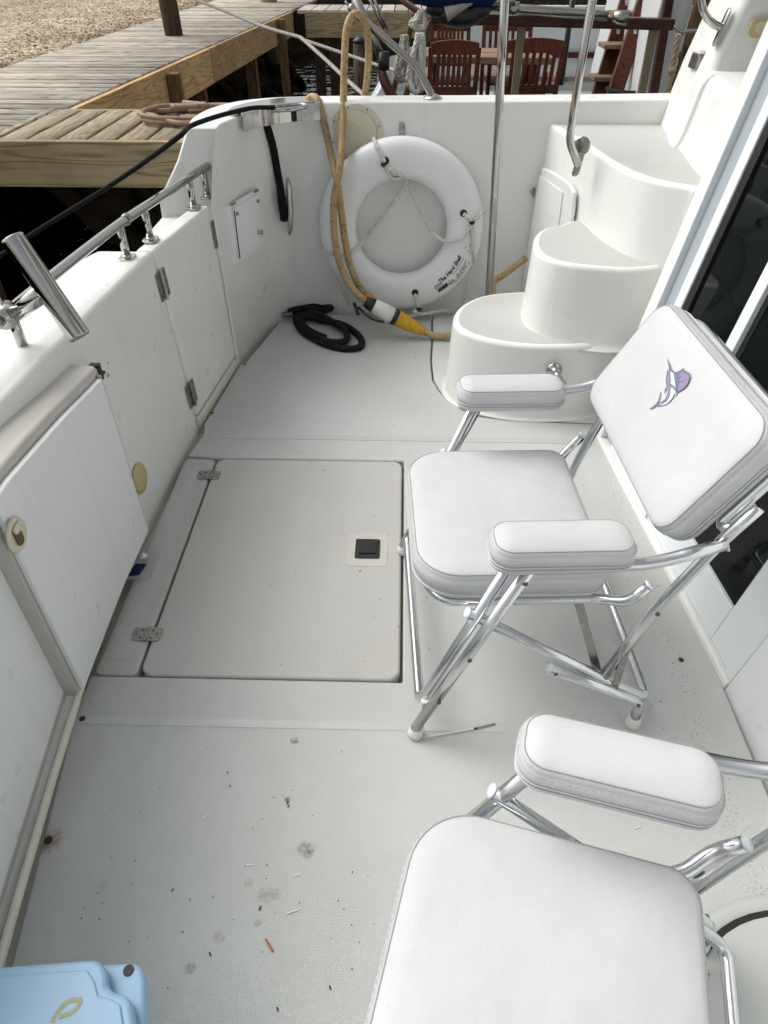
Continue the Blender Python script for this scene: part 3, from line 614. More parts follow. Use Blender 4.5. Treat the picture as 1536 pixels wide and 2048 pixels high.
# vent and amber lamp on the coaming, grab handle
q=atX(1394,122,1.118); 
bm=B(); slab(bm,[(q.x+.006*b/.05,q.y+a,q.z+b) for a,b in rrect(.085,.05,.008)],(-.014,0,0)); obj('step_light',bm,STEELD,coam,bevel=.004)
bm=B(); slab(bm,[(q.x+.004,q.y+a,q.z+.034+b) for a,b in rrect(.098,.016,.007)],(-.020,0,0)); obj('light_hood',bm,GELC,coam,bevel=.004)
q=atY(1520,55,2.984); bm=B(); slab(bm,[(q.x+a,2.986,q.z+b) for a,b in rrect(.075,.060,.024)],(0,-.006,0)); of=obj('oval_fitting',bm,AMBER,coam,bevel=.002)
bm=B(); slab(bm,[(q.x+a+.006,2.979,q.z+b) for a,b in rrect(.048,.036,.016)],(0,-.003,0)); obj('fitting_recess',bm,BEIGE,of)
pts=[atY(*p,Y) for p,Y in (((1398,-60),3.0),((1402,0),3.0),((1411,30),3.0),((1428,48),3.02),((1443,55),3.03))]
bm=B(); tube(bm,smoothpath(pts,6),.013,12); q=pts[-1]; slab(bm,[(q.x+.004+.2*b,q.y+a,q.z+b) for a,b in rrect(.036,.115,.0175)],(-.006,0,0)); obj('grab_handle',bm,STEEL,coam,smooth=True)
# locker door in the side of the third step
pA=V((.611,3.33,.3)); pB=V((.683,2.94,.3)); dr=(pB-pA).normalized(); nn=V((-dr.y,dr.x,0)); nn=nn if nn.x<0 else -nn
nn=(nn+V((0,0,.01))).normalized()
p0=pA+nn*.006
fr=[onp(x,y,nn,p0) for x,y in ((1086,335),(1108,345),(1140,368),(1149,385),(1146,420),(1120,600),(1040,600),(1072,420))]
bm=B(); slab(bm,[p-nn*.012 for p in fr],nn*.018); lf=obj('locker_frame',bm,GEL,boat,bevel=.006,ang=25)
pn=[onp(x,y,nn,p0) for x,y in ((1084,350),(1130,384),(1123,440),(1102,575),(1047,575),(1070,430))]
bm=B(); slab(bm,[p+nn*.0065 for p in pn],nn*.005); obj('locker_door',bm,GELC,lf,bevel=.003,ang=25)
q=onp(1074,384,nn,p0); bm=B(); tube(bm,[q+nn*.016-V((0,0,.02)),q+nn*.016+V((0,0,.018))],.006,8); tube(bm,[q+nn*.012,q+nn*.03],.008,8); obj('locker_latch',bm,STEELD,lf)
q=onp(1042,566,nn,p0); bm=B(); tube(bm,[q+nn*.014-V((0,0,.02)),q+nn*.014+V((0,0,.02))],.007,8); obj('locker_hinge',bm,STEELD,lf)
# shower fitting on the lowest step
q=onp(1108,740,(.0,-1,0.0),(.6,2.305,.15)); bm=B(); lathe(bm,[(.030,0),(.030,.006),(.022,.010),(.014,.020),(.013,.030)],q,(.15,-1,.1),20); tube(bm,[q+V((0,-.026,0)),q+V((.012,-.035,-.008)),q+V((.034,-.05,-.036))],.012,12); obj('shower_knob',bm,STEEL,boat,smooth=True)
# ---------------- poles and rails
def post(pts,r,name,m=STEEL,seg=14): bm=B(); tube(bm,pts,r,seg); return obj(name,bm,m,boat,smooth=True)
pb=atY(978,583,3.06); pt=atY(1010,0,3.06); dirp=(pt-pb)/(pt.z-pb.z)
post([pb+dirp*(0-pb.z),pb+dirp*(2.12-pb.z)],.0165,'support_pole')
hr_=[atY(*p,Y) for p,Y in (((1156,330),2.80),((1150,312),2.79),((1141,285),2.785),((1143,250),2.785),((1164,120),2.80),((1185,0),2.82))]; d=hr_[-1]-hr_[-2]; hr_.append(hr_[-1]+d*4.2)
bm=B(); tube(bm,smoothpath(hr_,6),.0145,12); hrl=obj('hand_rail',bm,STEEL,boat,smooth=True)
q=atY(1157,328,2.825); bm=B(); slab(bm,[(q.x+a+.12*b,q.y-.35*b*.2,q.z+b) for a,b in rrect(.026,.085,.0129)],(-.004,-.008,0)); 
for dz in (.035,-.035): lathe(bm,[(.005,0),(.003,.003)],(q.x+.12*dz-.004,q.y-.013,q.z+dz),(0,-1,0),8)
obj('rail_plate',bm,STEELD,hrl)
bm=B(); lathe(bm,[(.032,0),(.032,.003),(.026,.006)],q+V((.0,-.002,.062)),(-.4,-1,0),20); obj('rail_collar',bm,STEELD,hrl,smooth=True)
# angled grab rail from the side
ar=[atY(865,198,3.40),atY(858,180,3.40),atY(828,130,3.43),atY(775,82,3.46),atY(722,36,3.50),atY(700,12,3.52)]
bm=B(); tube(bm,smoothpath(ar,6),.0155,14,radii=None); arl=obj('angled_rail',bm,STEELD,boat,smooth=True)
bm=B(); lathe(bm,[(.040,.0),(.040,.004),(.026,.010),(.017,.018)],(ar[0].x,ar[0].y,.925),(0,0,1),24); obj('rail_base',bm,STEEL,arl,smooth=True)
# stern rail with stanchions
rl=[(-.752,2.93,.775),(-.775,2.80,.776),(-.83,2.45,.776),(-.872,2.20,.775),(-.905,1.85,.775),(-.927,1.5,.775),(-.93,1.1,.775),(-.90,.6,.775),(-.86,.2,.775)]
bm=B(); tube(bm,smoothpath(rl,5),.0145,14); rail=obj('stern_rail',bm,STEEL,boat,smooth=True)
for (x,y) in ((-.775,2.835),(-.790,2.70),(-.846,2.335),(-.866,2.165),(-.94,1.52),(-.90,.7)):
    rx=min(rl,key=lambda p:abs(p[1]-y)); 
    # rail position at this y
    for i in range(len(rl)-1):
        if rl[i][1]>=y>=rl[i+1][1]: t=(rl[i][1]-y)/(rl[i][1]-rl[i+1][1]); rx=V(rl[i]).lerp(V(rl[i+1]),t)
    bm=B(); tube(bm,[(rx.x,y,.672),rx],.0125,12)
    lathe(bm,[(.014,.001),(.016,.006),(.013,.011)],(rx.x,y,.672),(0,0,1),16)
    st=obj('stanchion',bm,STEEL,rail,smooth=True)
    bm=B(); prism(bm,[(rx.x+a,y+b) for a,b in (rrect(.046,.066,.014) if y>1.6 else rrect(.075,.075,.037))],.6705,.677)
    for dy in (.024,-.024): lathe(bm,[(.006,0),(.004,.002)],(rx.x,y+dy,.677),seg=8)
    obj('stanchion_base',bm,STEEL,rail,bevel=.002)
for y in (2.215,):
    bm=B(); tube(bm,[V((-.8695,2.215,.775))+V((-.002,.012,0)),V((-.8695,2.215,.775))+V((.002,-.012,0))],.0165,14); obj('rail_joint',bm,STEELD,rail,smooth=True)
# ---------------- cabin bulkhead with sliding door
A0=V((.851,1.067,0)); B0=V((.765,2.2,0)); dS=(B0-A0).normalized(); qn=V((dS.y,-dS.x,0)); eL=qn*.16+V((0,0,1)); nW=dS.cross(eL).normalized()
nW=nW if nW.x<0 else -nW          # towards the cockpit
def D(s,h,o=0.0): return A0+dS*s+eL*h+nW*o
def panel(bm,s0,s1,h0,h1,o0,o1):
    hexa(bm,[D(s0,h0,o0),D(s1,h0,o0),D(s1,h0,o1),D(s0,h0,o1),D(s0,h1,o0),D(s1,h1,o0),D(s1,h1,o1),D(s0,h1,o1)])
bm=B(); panel(bm,1.146,1.186,-.05,2.12,-.22,.004); obj('bulkhead',bm,GEL,boat,bevel=.008,ang=50)
bm=B(); panel(bm,1.187,1.31,-.05,1.0,-.25,-.115); obj('bulkhead_return',bm,GEL,boat,bevel=.02,ang=50)
bm=B(); panel(bm,-2.2,-.004,-.05,2.12,-.10,.012); obj('bulkhead',bm,GELC,boat,bevel=.006,ang=50)
bm=B(); panel(bm,-.003,1.145,1.93,2.12,-.10,.002); obj('bulkhead',bm,GELC,boat)
bm=B(); panel(bm,-.003,1.145,-.05,.012,-.10,.016); obj('door_threshold',bm,GEL,boat,bevel=.004)
door=None
bm=B(); panel(bm,1.108,1.142,.013,1.929,-.08,.010); panel(bm,.0,.035,.013,1.929,-.08,.006); panel(bm,.036,1.107,1.88,1.929,-.08,.010); door=obj('sliding_door',bm,FRAMEW,boat,bevel=.003)
bm=B(); panel(bm,1.040,1.107,.014,1.879,-.07,-.012); obj('door_channel',bm,FRAMEG,door)
bm=B(); panel(bm,1.036,1.0395,.014,1.879,-.07,-.006); panel(bm,.954,.9885,.14,1.83,-.07,-.008); panel(bm,.690,.953,.134,.16,-.07,-.010); panel(bm,.618,.639,.15,1.83,-.07,-.010); panel(bm,.140,.150,.15,1.83,-.07,-.010); obj('door_gasket',bm,GASK,door)
bm=B(); panel(bm,.989,1.035,.014,1.879,-.06,-.002); panel(bm,.690,.988,.014,.133,-.06,-.002); panel(bm,.690,.988,1.83,1.879,-.06,-.002); obj('far_sash',bm,FRAMEW,door,bevel=.003)
bm=B(); panel(bm,.690,.953,.161,1.83,-.05,-.016); obj('glass_pane',bm,GLASS,door)
bm=B(); panel(bm,.640,.684,.014,1.879,-.05,.004); panel(bm,.036,.139,.014,1.879,-.05,-.002); panel(bm,.140,.639,.014,.133,-.05,-.002); panel(bm,.140,.639,1.83,1.879,-.05,-.002); obj('near_sash',bm,FRAMEW,door,bevel=.003)
bm=B(); panel(bm,.150,.618,.134,1.83,-.04,-.012); obj('glass_pane',bm,GLASS,door)
bm=B(); panel(bm,.684,.6895,.014,1.879,-.05,-.004); obj('door_gasket',bm,GASK,door)
# flybridge deck overhead (above the picture, it shades the cockpit)
bm=B(); prism(bm,[(.72,-1.3),(3.2,-1.3),(3.2,3.45),(.72,3.45)],2.125,2.22); obj('flybridge_overhang',bm,GELC,boat,bevel=.02)

# ================================================================== ROD HOLDER
rh=thing('rod_holder',(-.80,1.47,.775),'tilted chrome rod holder tube clamped to the stern rail','rod holder')
a=V((-.835,1.475,.960)); b=V((-.722,1.41,.768)); dd=(b-a).normalized()
bm=B(); N=24
u=dd.orthogonal().normalized(); v_=dd.cross(u)
ri,ro=.0225,.0252
def ringp(c,r,n_=28): return [c+(u*math.cos(2*math.pi*k/n_)+v_*math.sin(2*math.pi*k/n_))*r for k in range(n_)]
loft(bm,[ringp(a+dd*.20,ri*.98),ringp(a,ri),ringp(a-dd*.001,ri*1.05),ringp(a,ro*1.03),ringp(a+dd*.006,ro),ringp(b,ro),ringp(b+dd*.004,ro*.96),ringp(b+dd*.002,ri*.9)],True,True,True)
obj('tube',bm,STEEL,rh,smooth=True)
cl=V((-.903,1.49,.775)); cl=V((-.926,1.50,.775)); mid=a.lerp(b,.60)
bm=B(); tube(bm,[cl+V((.008,-.03,0)),cl+V((-.008,.03,0))],.024,16); tube(bm,[cl+V((.015,0,.0)),mid+dd*(-.02)],.020,14); obj('clamp',bm,STEEL,rh,smooth=True)
bm=B(); lathe(bm,[(.006,-.03),(.018,-.028),(.018,-.018),(.008,-.016),(.008,.02)],cl+V((-.02,.02,.03)),(-.3,.2,.9),14); obj('clamp_knob',bm,STEEL,rh,smooth=True)

# ================================================================== FOLDING CHAIRS
def cushion(bm,w,h,r,th,crown,origin,ax,ay,az,n=7,rf=None):
    """rounded pad; origin is the centre of its underside"""
    def ring(i,z,gr=0): return [origin+ax*x+ay*y+az*z for x,y in rrect(w-2*i,h-2*i,r-i*.6,n,None if rf is None else rf-i*.6)]
    rows=[ring(.010,0),ring(.003,.003),ring(0,.010),ring(.0025,.0135),ring(0,.017),ring(.0025,.0215),ring(-.001,.026),ring(-.002,th*.6),ring(0,th-.016),ring(.0035,th-.0125),ring(.003,th-.009),ring(.008,th-.003),ring(.016,th+crown*.1),ring(lerp(.016,min(w,h)*.5,.12),th+crown*.35),ring(lerp(.016,min(w,h)*.5,.3),th+crown*.72),ring(lerp(.016,min(w,h)*.5,.6),th+crown*.95),ring(min(w,h)*.47,th+crown)]
    loft(bm,rows,True,True,True)
def stitches(bm,w,h,r,i,z,origin,ax,ay,az,L=.006,gap=.0045,rf=None):
    pts=[origin+ax*x+ay*y+az*z for x,y in rrect(w-2*i,h-2*i,r-i*.6,8,None if rf is None else rf-i*.6)]; pts.append(pts[0]); acc=0
    for p,q in zip(pts[:-1],pts[1:]):
        d=(q-p).length; t=0
        while acc+t<acc+d:
            t2=min(t+L,d); s=p.lerp(q,t/d); e=p.lerp(q,t2/d)
            if (e-s).length>.002: tube(bm,[s,e],.0008,4,caps=False)
            t+=L+gap
def make_chair(label):
    t=thing('folding_chair',(.05,.904,0),label,'chair','white padded aluminium folding deck chairs')
    X=V((1,0,0));Y=V((0,1,0));Z=V((0,0,1)); W=.63; r=.0125
    def pt(bm,pts,rad=r,fr=.035): tube(bm,fillet(pts,fr),rad,12)
    L=dict(local=True,smooth=True)
    # seat cushion with its seams
    o=V((.196,.302,.386)); bm=B(); cushion(bm,.405,.455,.045,.070,.012,o,X,Y,Z,9,.095); seat=obj('seat',bm,VINYL,t,**L)
    bm=B(); stitches(bm,.405,.455,.045,.001,.055,o,X,Y,Z,rf=.095); obj('stitching',bm,THREAD,seat,local=True)
    bm=B(); tube(bm,[o+V((x,y,.0663)) for x,y in rrect(.405-.014,.455-.014,.040,9,.090)],.0013,6,True); obj('seam',bm,SEAM,seat,**L); bm=B(); tube(bm,[o+V((x,y,.0145)) for x,y in rrect(.405+.001,.455+.001,.045,9,.095)],.0022,6,True); obj('piping',bm,PIPING,seat,**L)
    # arm pads
    for sv in (0,1):
        oy=.0 if sv==0 else W-.075
        o=V((.250,oy+.008,.570))
        bm=B(); cushion(bm,.262,.098,.035,.058,.006,o,X,Y,Z); ap=obj('arm_pad',bm,VINYL,t,**L)
        bm=B(); stitches(bm,.262,.098,.035,.0,.042,o,X,Y,Z); obj('stitching',bm,THREAD,ap,local=True)
        bm=B(); tube(bm,[o+V((x,y,.0543)) for x,y in rrect(.262-.014,.098-.014,.031,8)],.0011,6,True); obj('seam',bm,SEAM,ap,**L); bm=B()
        for zz in (.0145,.022): tube(bm,[o+V((x,y,zz)) for x,y in rrect(.263,.099,.035,8)],.0018,6,True)
        obj('piping',bm,PIPING,ap,**L)
    # backrest, leaning
    bdir=(V((.118,0,.212))).normalized(); bn=Y.cross(bdir); bn=bn if bn.x<0 else -bn     # bn looks forward and up
    bh=.285; bc=V((.512,.312,.706))
    o=bc-bn*.066; bm=B(); cushion(bm,.552,bh,.052,.070,.008,o,Y,bdir,bn); bk=obj('backrest',bm,VINYL,t,**L)
    bm=B(); stitches(bm,.552,bh,.052,.001,.0555,o,Y,bdir,bn); obj('stitching',bm,THREAD,bk,local=True)
    bm=B(); tube(bm,[o+Y*x+bdir*y+bn*.0663 for x,y in rrect(.552-.014,bh-.014,.047,8)],.0013,6,True); obj('seam',bm,SEAM,bk,**L); bm=B()
    for zz in (.0145,.022): tube(bm,[o+Y*x+bdir*y+bn*zz for x,y in rrect(.553,bh+.001,.052,8)],.002,6,True)
    obj('piping',bm,PIPING,bk,**L)
    t['bc']=[*(bc+bn*.010)]; t['bn']=[*bn]
    # tubes; s mirrors near and far side
    for s in (0,1):
        f=lambda p: V((p[0],p[1] if s==0 else W-p[1],p[2]))
        bm=B(); pt(bm,[f((0,0,.03)),f((.202,0,.557))]); lg=obj('leg',bm,ALU,t,**L)
        bm=B(); lathe(bm,[(.004,0),(.017,.002),(.0185,.012),(.016,.026),(.0135,.034)],f((-.003,0,0)),(.33,0,1),16); obj('foot_tip',bm,TIP,lg,**L)
        for k in (.22,.50,.93): bm=B(); q=f((0,0,.03)).lerp(f((.202,0,.557)),k); lathe(bm,[(.0055,0),(.004,.003),(.001,.0035)],q+V((.004,(-1 if s==0 else 1)*.0118,.002)),(0.2,-1 if s==0 else 1,0.1),10); obj('screw',bm,SCREW,lg,**L)
        # rear foot brace: outer tube that bends down to the rear foot
        bm=B(); pt(bm,[f((.285,.012,.235)),f((.500,.012,.108)),f((.522,.012,.085)),f((.524,.014,.025))]); br=obj('rear_brace',bm,ALU,t,**L)
        bm=B(); lathe(bm,[(.004,0),(.0165,.002),(.018,.012),(.0155,.026),(.0135,.036)],f((.524,.014,0)),(0,0,1),16); obj('foot_tip',bm,TIP,br,**L)
        bm=B(); lathe(bm,[(.0128,0),(.0128,.003),(.002,.0045)],f((.286,.012,.2345)),V((-.215,0,.127)),14); obj('end_cap',bm,CAPW,br,**L)
        for k in ((.300,.226),(.512,.100)): bm=B(); lathe(bm,[(.0055,0),(.004,.003),(.001,.0035)],f((k[0],.0005,k[1])),(0,-1 if s==0 else 1,0),10); obj('screw',bm,SCREW,br,**L)
        # arm tube
        bm=B(); pt(bm,[f((.150,-.004,.560)),f((.405,-.004,.560)),f((.455,-.002,.570)),f((.552,.0,.606))],.0125,.05); at_=obj('arm_tube',bm,ALU,t,**L)
        bm=B(); lathe(bm,[(.0128,0),(.0128,.003),(.002,.0045)],f((.551,0,.6015)),V((.097,0,.042)),14); obj('end_cap',bm,CAPW,at_,**L)
        # back post
        bm=B(); pt(bm,[f((.425,.034,.165)),f((.482,.026,.400)),f((.548,.012,.600)),f((.590,.012,.680))],.0118,.06); bp=obj('back_post',bm,ALU,t,**L)
        bm=B(); lathe(bm,[(.0055,0),(.004,.003),(.001,.0035)],f((.483,.014,.40)),(0,-1 if s==0 else 1,0),10); obj('screw',bm,SCREW,bp,**L)
        # flat folding links
        bm=B(); hexa(bm,[f(p) for p in ((.330,.078,.376),(.350,.078,.376),(.350,.081,.376),(.330,.081,.376),(.420,.052,.130),(.440,.052,.130),(.440,.055,.130),(.420,.055,.130))]); obj('folding_link',bm,STEELD,t,local=True)
        bm=B(); hexa(bm,[f(p) for p in ((.440,.020,.300),(.456,.020,.300),(.456,.023,.300),(.440,.023,.300),(.446,.020,.125),(.462,.020,.125),(.462,.023,.125),(.446,.023,.125))]); obj('folding_link',bm,STEELD,t,local=True)
        bm=B(); lathe(bm,[(.0128,0),(.0128,.003),(.002,.0045)],f((.098,.031,.395)),V((-.45,0,.30)),14)
        obj('end_cap',bm,CAPW,t,**L); bm=B(); lathe(bm,[(.0118,0),(.0118,.003),(.002,.004)],f((.462,.043,.452)),V((.3,0,.4)),14); obj('end_cap',bm,CAPW,t,**L)
        bm=B(); box(bm,f((.022,.016,.098)),(.02,.014,.035)); obj('leg_spacer',bm,TIP,t,local=True,bevel=.003)
    m=lambda p: V((p[0],W-p[1],p[2]))
    path=[(.176,.030,.552),(.028,.030,.135),(.012,.036,.092)]; full=[V(p) for p in path]+[m(p) for p in path[::-1]]
    full[2]=V((.010,.034,.090)); full[3]=m((.010,.034,.090))
    bm=B(); pt(bm,full,.0118,.04); obj('front_loop',bm,ALU,t,**L)
    path=[(.100,.032,.394),(.500,.032,.110),(.548,.036,.078)]; full=[V(p) for p in path]+[m(p) for p in path[::-1]]
    bm=B(); pt(bm,full,.0118,.045); obj('rear_loop',bm,ALU,t,**L)
    path=[(.460,.043,.449),(.430,.043,.405),(.385,.082,.376),(.055,.088,.370),(.022,.14,.370)]; full=[V(p) for p in path]+[m(p) for p in path[::-1]]
    bm=B(); pt(bm,full,.0115,.05); obj('seat_frame',bm,ALU,t,**L)
    # hoop behind the backrest
    e=bn*-.078; hw=.272; base=bc+e
    path=[V((.565,.012,.628)),base+Y*(-hw)+bdir*(-.06),base+Y*(-hw)+bdir*(bh/2-.03),base+Y*(-hw+.06)+bdir*(bh/2-.004),base+Y*(hw-.06)+bdir*(bh/2-.004),base+Y*hw+bdir*(bh/2-.03),base+Y*hw+bdir*(-.06),V((.565,W-.012,.628))]
    bm=B(); pt(bm,path,.0115,.05); obj('back_hoop',bm,ALU,t,**L)
    return t
chair=make_chair('white padded folding chair with an embroidered sailfish on its backrest')
CH_RZ=R(3.0); chair.rotation_euler=(0,0,CH_RZ)
chair2=chair.copy(); sc.collection.objects.link(chair2)
for ch in list(chair.children):
    c_=ch.copy(); sc.collection.objects.link(c_); c_.parent=chair2
    for g_ in ch.children:
        d_=g_.copy(); sc.collection.objects.link(d_); d_.parent=c_
chair2.location=(-.080,.002,0); chair2.rotation_euler=(0,0,R(-14.0)); chair2['label']='nearest white padded folding chair, its seat cut off by the bottom of the view'
# the embroidered sailfish on the first chair's back
Rz=M.Rotation(CH_RZ,3,'Z'); bcw=V(chair.location)+Rz@(V(chair['bc'])+V(chair['bn'])*.0022); bnw=Rz@V(chair['bn'])
for c_ in (chair,chair2): del c_['bc']; del c_['bn']
bkobj=[c for c in chair.children if c.name.split('.')[0]=='backrest'][0]
def emb(x,y,o=0.0): 
    q=onp(1260+x/9.6,680+y/9.6,bnw,bcw)+bnw*o
    return Rz.inverted()@(q-V(chair.location))
def patch(bm,pts,o): bm.faces.new([bm.verts.new(emb(x,y,o)) for x,y in pts])
def strip_(bm,pts,wds,o):
    L_=[];R_=[]
    for i,(x,y) in enumerate(pts):
        a=V(pts[max(i-1,0)]);b=V(pts[min(i+1,len(pts)-1)]); t_=(b-a).normalized(); n_=V((-t_.y,t_.x))*wds[i]/2
        L_.append(emb(x+n_.x,y+n_.y,o)); R_.append(emb(x-n_.x,y-n_.y,o))
    loft(bm,[L_,R_])
EO=.0012
fish=None
bm=B(); patch(bm,[(905,640),(1030,560),(1160,650),(1165,720),(1120,850),(1050,930),(915,1015),(890,900),(880,760)],EO)
patch(bm,[(735,590),(775,640),(790,760),(770,860),(800,920),(800,1010),(760,1120),(690,1190),(620,1230),(570,1220),(680,1160),(730,1060),(738,960),(705,860),(705,760),(720,660)],EO)
fish=obj('sailfish_emblem',bm,PURPLE,bkobj,local=True)
bm=B(); patch(bm,[(785,600),(840,660),(870,760),(885,870),(905,960),(850,900),(790,860),(785,760)],EO+.0004)
patch(bm,[(800,920),(870,1000),(850,1080),(760,1190),(660,1250),(600,1265),(720,1190),(785,1080)],EO+.0004); obj('emblem_white',bm,WHITET,bkobj,local=True)
bm=B()
strip_(bm,[(722,345),(765,480),(800,580),(880,640),(960,620),(1045,540)],[4,34,30,26,30,6],EO+.0008)
strip_(bm,[(1030,560),(1050,610),(1140,650),(1160,710),(1115,850),(1040,940),(915,1015)],[30,40,40,30,14,14,10],EO+.0008)
strip_(bm,[(880,640),(900,730),(910,830),(905,920),(910,1010),(908,1095)],[30,80,70,40,24,6],EO+.0008)
strip_(bm,[(735,570),(730,640),(712,720),(705,800),(720,890)],[6,20,12,10,12],EO+.0008)
strip_(bm,[(765,480),(770,600),(785,720),(775,830)],[10,30,16,12],EO+.0008)
strip_(bm,[(780,850),(850,900),(900,980),(910,1030)],[20,34,22,10],EO+.0008)
strip_(bm,[(720,900),(690,960),(678,1030)],[14,22,10],EO+.0008)
strip_(bm,[(738,940),(732,1060),(690,1150),(600,1210)],[8,8,10,14],EO+.0008)
strip_(bm,[(870,1040),(830,1120),(740,1220),(640,1268),(540,1260)],[20,16,14,12,30],EO+.0008)
strip_(bm,[(600,1000),(590,1080),(565,1180),(530,1240),(440,1310),(388,1325)],[12,18,26,44,30,14],EO+.0008)
for a_,b_ in (((930,740),(1010,700)),((940,800),(1060,800)),((920,860),(965,925)),((920,690),(965,650)),((775,800),(825,730)),((780,830),(820,785))): strip_(bm,[a_,b_],[16,5],EO+.0008)
obj('emblem_outline',bm,TEALT,bkobj,local=True)

# ================================================================== LIFE RING
RC=V((-.006,3.262,.428)); RM,RMIN,RD=.2935,.084,.052
ring=thing('life_ring',(RC.x,RC.y,.07),'large white hard-shell life ring hanging against the far side','life ring')
tilt=M.Rotation(R(-2.5),3,'X')
def rp_(ang,phi,o=0.0):   # ang around the ring (0 = right, ccw), phi round the section (90 deg = towards us)
    c=math.cos(phi); s=math.sin(phi); ex=.8
    rr=RM+(RMIN+o)*math.copysign(abs(c)**ex,c); yy=-(RD+o)*math.copysign(abs(s)**ex,s)
    return RC+tilt@V((rr*math.cos(ang),yy,rr*math.sin(ang)))
bm=B(); NA,NP=96,28
vs=[[bm.verts.new(rp_(2*math.pi*i/NA,2*math.pi*(k+.5)/NP)) for k in range(NP)] for i in range(NA)]
for i in range(NA):
    for k in range(NP): bm.faces.new((vs[i][k],vs[i][(k+1)%NP],vs[(i+1)%NA][(k+1)%NP],vs[(i+1)%NA][k]))
shell=obj('shell',bm,RINGW,ring,smooth=True)
def ring_px(x,y,o=0.0):   # where a photo pixel meets the face of the ring
    q=atY(x,y,RC.y-RD); d=q-RC; ang=math.atan2(d.z,d.x); rr=math.hypot(d.x,d.z); c=max(-1,min(1,(rr-RM)/RMIN)); c=math.copysign(abs(c)**(1/.8),c)
    return rp_(ang,math.acos(c),o)
for x,y in ((771,324),(927,428),(830,584),(672,504)):
    q=ring_px(x,y,.0); q2=ring_px(x+3,y-2,.0)
    n=(ring_px(x,y,.02)-q).normalized(); bm=B(); lathe(bm,[(.016,-.004),(.016,.0018),(.010,.0026),(.002,.0026)],q,n,16); obj('rope_hole',bm,BLACK,shell,smooth=True)
def ringrope(pxs,r=.0062,hole=.0):
    out=[]
    for p in pxs:
        if len(p)==2: out.append(ring_px(p[0],p[1],r*1.0))
        else: out.append(atY(p[0],p[1],p[2]))
    return smoothpath(out,6)
bm=B()
RO=.0085
for pxs in ([(747,285),(752,295),(758,305),(764,315),(769,326)],[(769,333),(780,340),(793,346),(803,350)],[(770,335),(777,348),(784,357),(797,357),(803,352)],
    [(803,350),(815,368),(830,400,3.255),(848,435,3.25),(862,460,3.24),(880,478,3.22),(905,484),(925,475),(939,455)],
    [(815,366),(790,400,3.28),(760,440,3.29),(735,470,3.29),(712,500),(695,508),(672,508)],
    [(927,428),(936,435),(943,443)],[(967,423),(958,432),(948,442)],[(943,447),(944,475),(945,500),(948,520),(944,550),(936,575,3.25),(925,605,3.27)],
    [(830,586),(834,605),(838,620,3.2),(826,622,3.19),(845,628,3.2),(880,622,3.25),(905,620,3.28)],
    [(645,500),(655,507),(672,506)],[(672,508),(683,530),(684,555),(690,590,3.25),(700,610,3.27)],[(845,628,3.2),(815,632,3.22),(790,628,3.25)]):
    rope(bm,ringrope(pxs,RO),RO)
obj('grab_line',bm,ROPEW,ring,smooth=True)
for x,y in ((767,331),(943,446),(672,506),(838,618)):
    q=ring_px(x,y,.006) if y<600 else atY(x,y,3.195)
    bm=B(); lathe(bm,[(.010,-.008),(.012,-.006),(.012,.006),(.010,.008)],q,(.5,0,1),10); obj('rope_clip',bm,BLACK,ring,smooth=True)
# printing on the shell: straight strips along the arc, laid on the curved face
def arcpt(s,rad,o): # s metres along the arc from the label's middle, rad radius
    base=math.radians(-36.5); s=s*.72; rad=RM+.004+(rad-RM)*.80; ang=base+s/.30; c=max(-1,min(1,(rad-RM)/RMIN)); c=math.copysign(abs(c)**(1/.8),c); return rp_(ang,math.acos(c),o)
def bar(bm,s0,s1,r0,r1,o=.0011):
    n=max(1,int(abs(s1-s0)/.02)); loft(bm,[[arcpt(lerp(s0,s1,i/n),r0,o),arcpt(lerp(s0,s1,i/n),r1,o)] for i in range(n+1)])
def text_on_ring(txt,size,s0,rad,shear=.25):
    cu=bpy.data.curves.new('lettering','FONT'); cu.body=txt; cu.size=size; cu.shear=shear; cu.offset=size*.03; cu.resolution_u=3
    to=bpy.data.objects.new('lettering',cu); sc.collection.objects.link(to); dg=bpy.context.evaluated_depsgraph_get(); me=bpy.data.meshes.new_from_object(to.evaluated_get(dg))
    bm=B(); bm.from_mesh(me); bpy.data.objects.remove(to); bpy.data.curves.remove(cu); bpy.data.meshes.remove(me)
    for v in bm.verts: v.co=arcpt(s0+v.co.x,rad-v.co.y,.0012)
    # letters run anticlockwise with their feet outwards
    return bm
bm=text_on_ring('The Hard Shell',.036,-.112,RM+.010); obj('lettering',bm,INK,ring)
bm=B(); random.seed(3)
for row,(rad,s0,s1,hh) in enumerate(((RM+.020,-.01,.105,.0035),(RM+.040,.028,.10,.0035),(RM+.048,.02,.085,.0035),(RM+.056,-.02,.07,.003),(RM+.064,-.04,.10,.003),(RM+.040,-.07,-.03,.005),(RM+.049,-.07,-.035,.005),(RM+.057,-.06,-.03,.003),(RM+.028,-.13,-.05,.0025))):
    s=s0
    while s<s1:
        l=random.uniform(.006,.02); bar(bm,s,min(s+l,s1),rad,rad+hh); s+=l+random.uniform(.003,.007)
a=[arcpt(.004+math.cos(t)*.010,RM+.049+math.sin(t)*.010,.0012) for t in [2*math.pi*k/20 for k in range(20)]]; b=[arcpt(.004+math.cos(t)*.0075,RM+.049+math.sin(t)*.0075,.0012) for t in [2*math.pi*k/20 for k in range(20)]]
loft(bm,[a,b],True); bm.faces.new([bm.verts.new(arcpt(.004+math.cos(t)*.004,RM+.049+math.sin(t)*.004,.0012)) for t in [2*math.pi*k/12 for k in range(12)]])
for s,rd in ((.165,RM+.01),(.15,RM+.03),(.18,RM+.03),(.14,RM+.045),(.175,RM+.055)): bar(bm,s,s+.010,rd,rd+.004)
bar(bm,-.145,-.075,RM+.030,RM+.052)
obj('fine_print',bm,INK,ring)
bm=B()
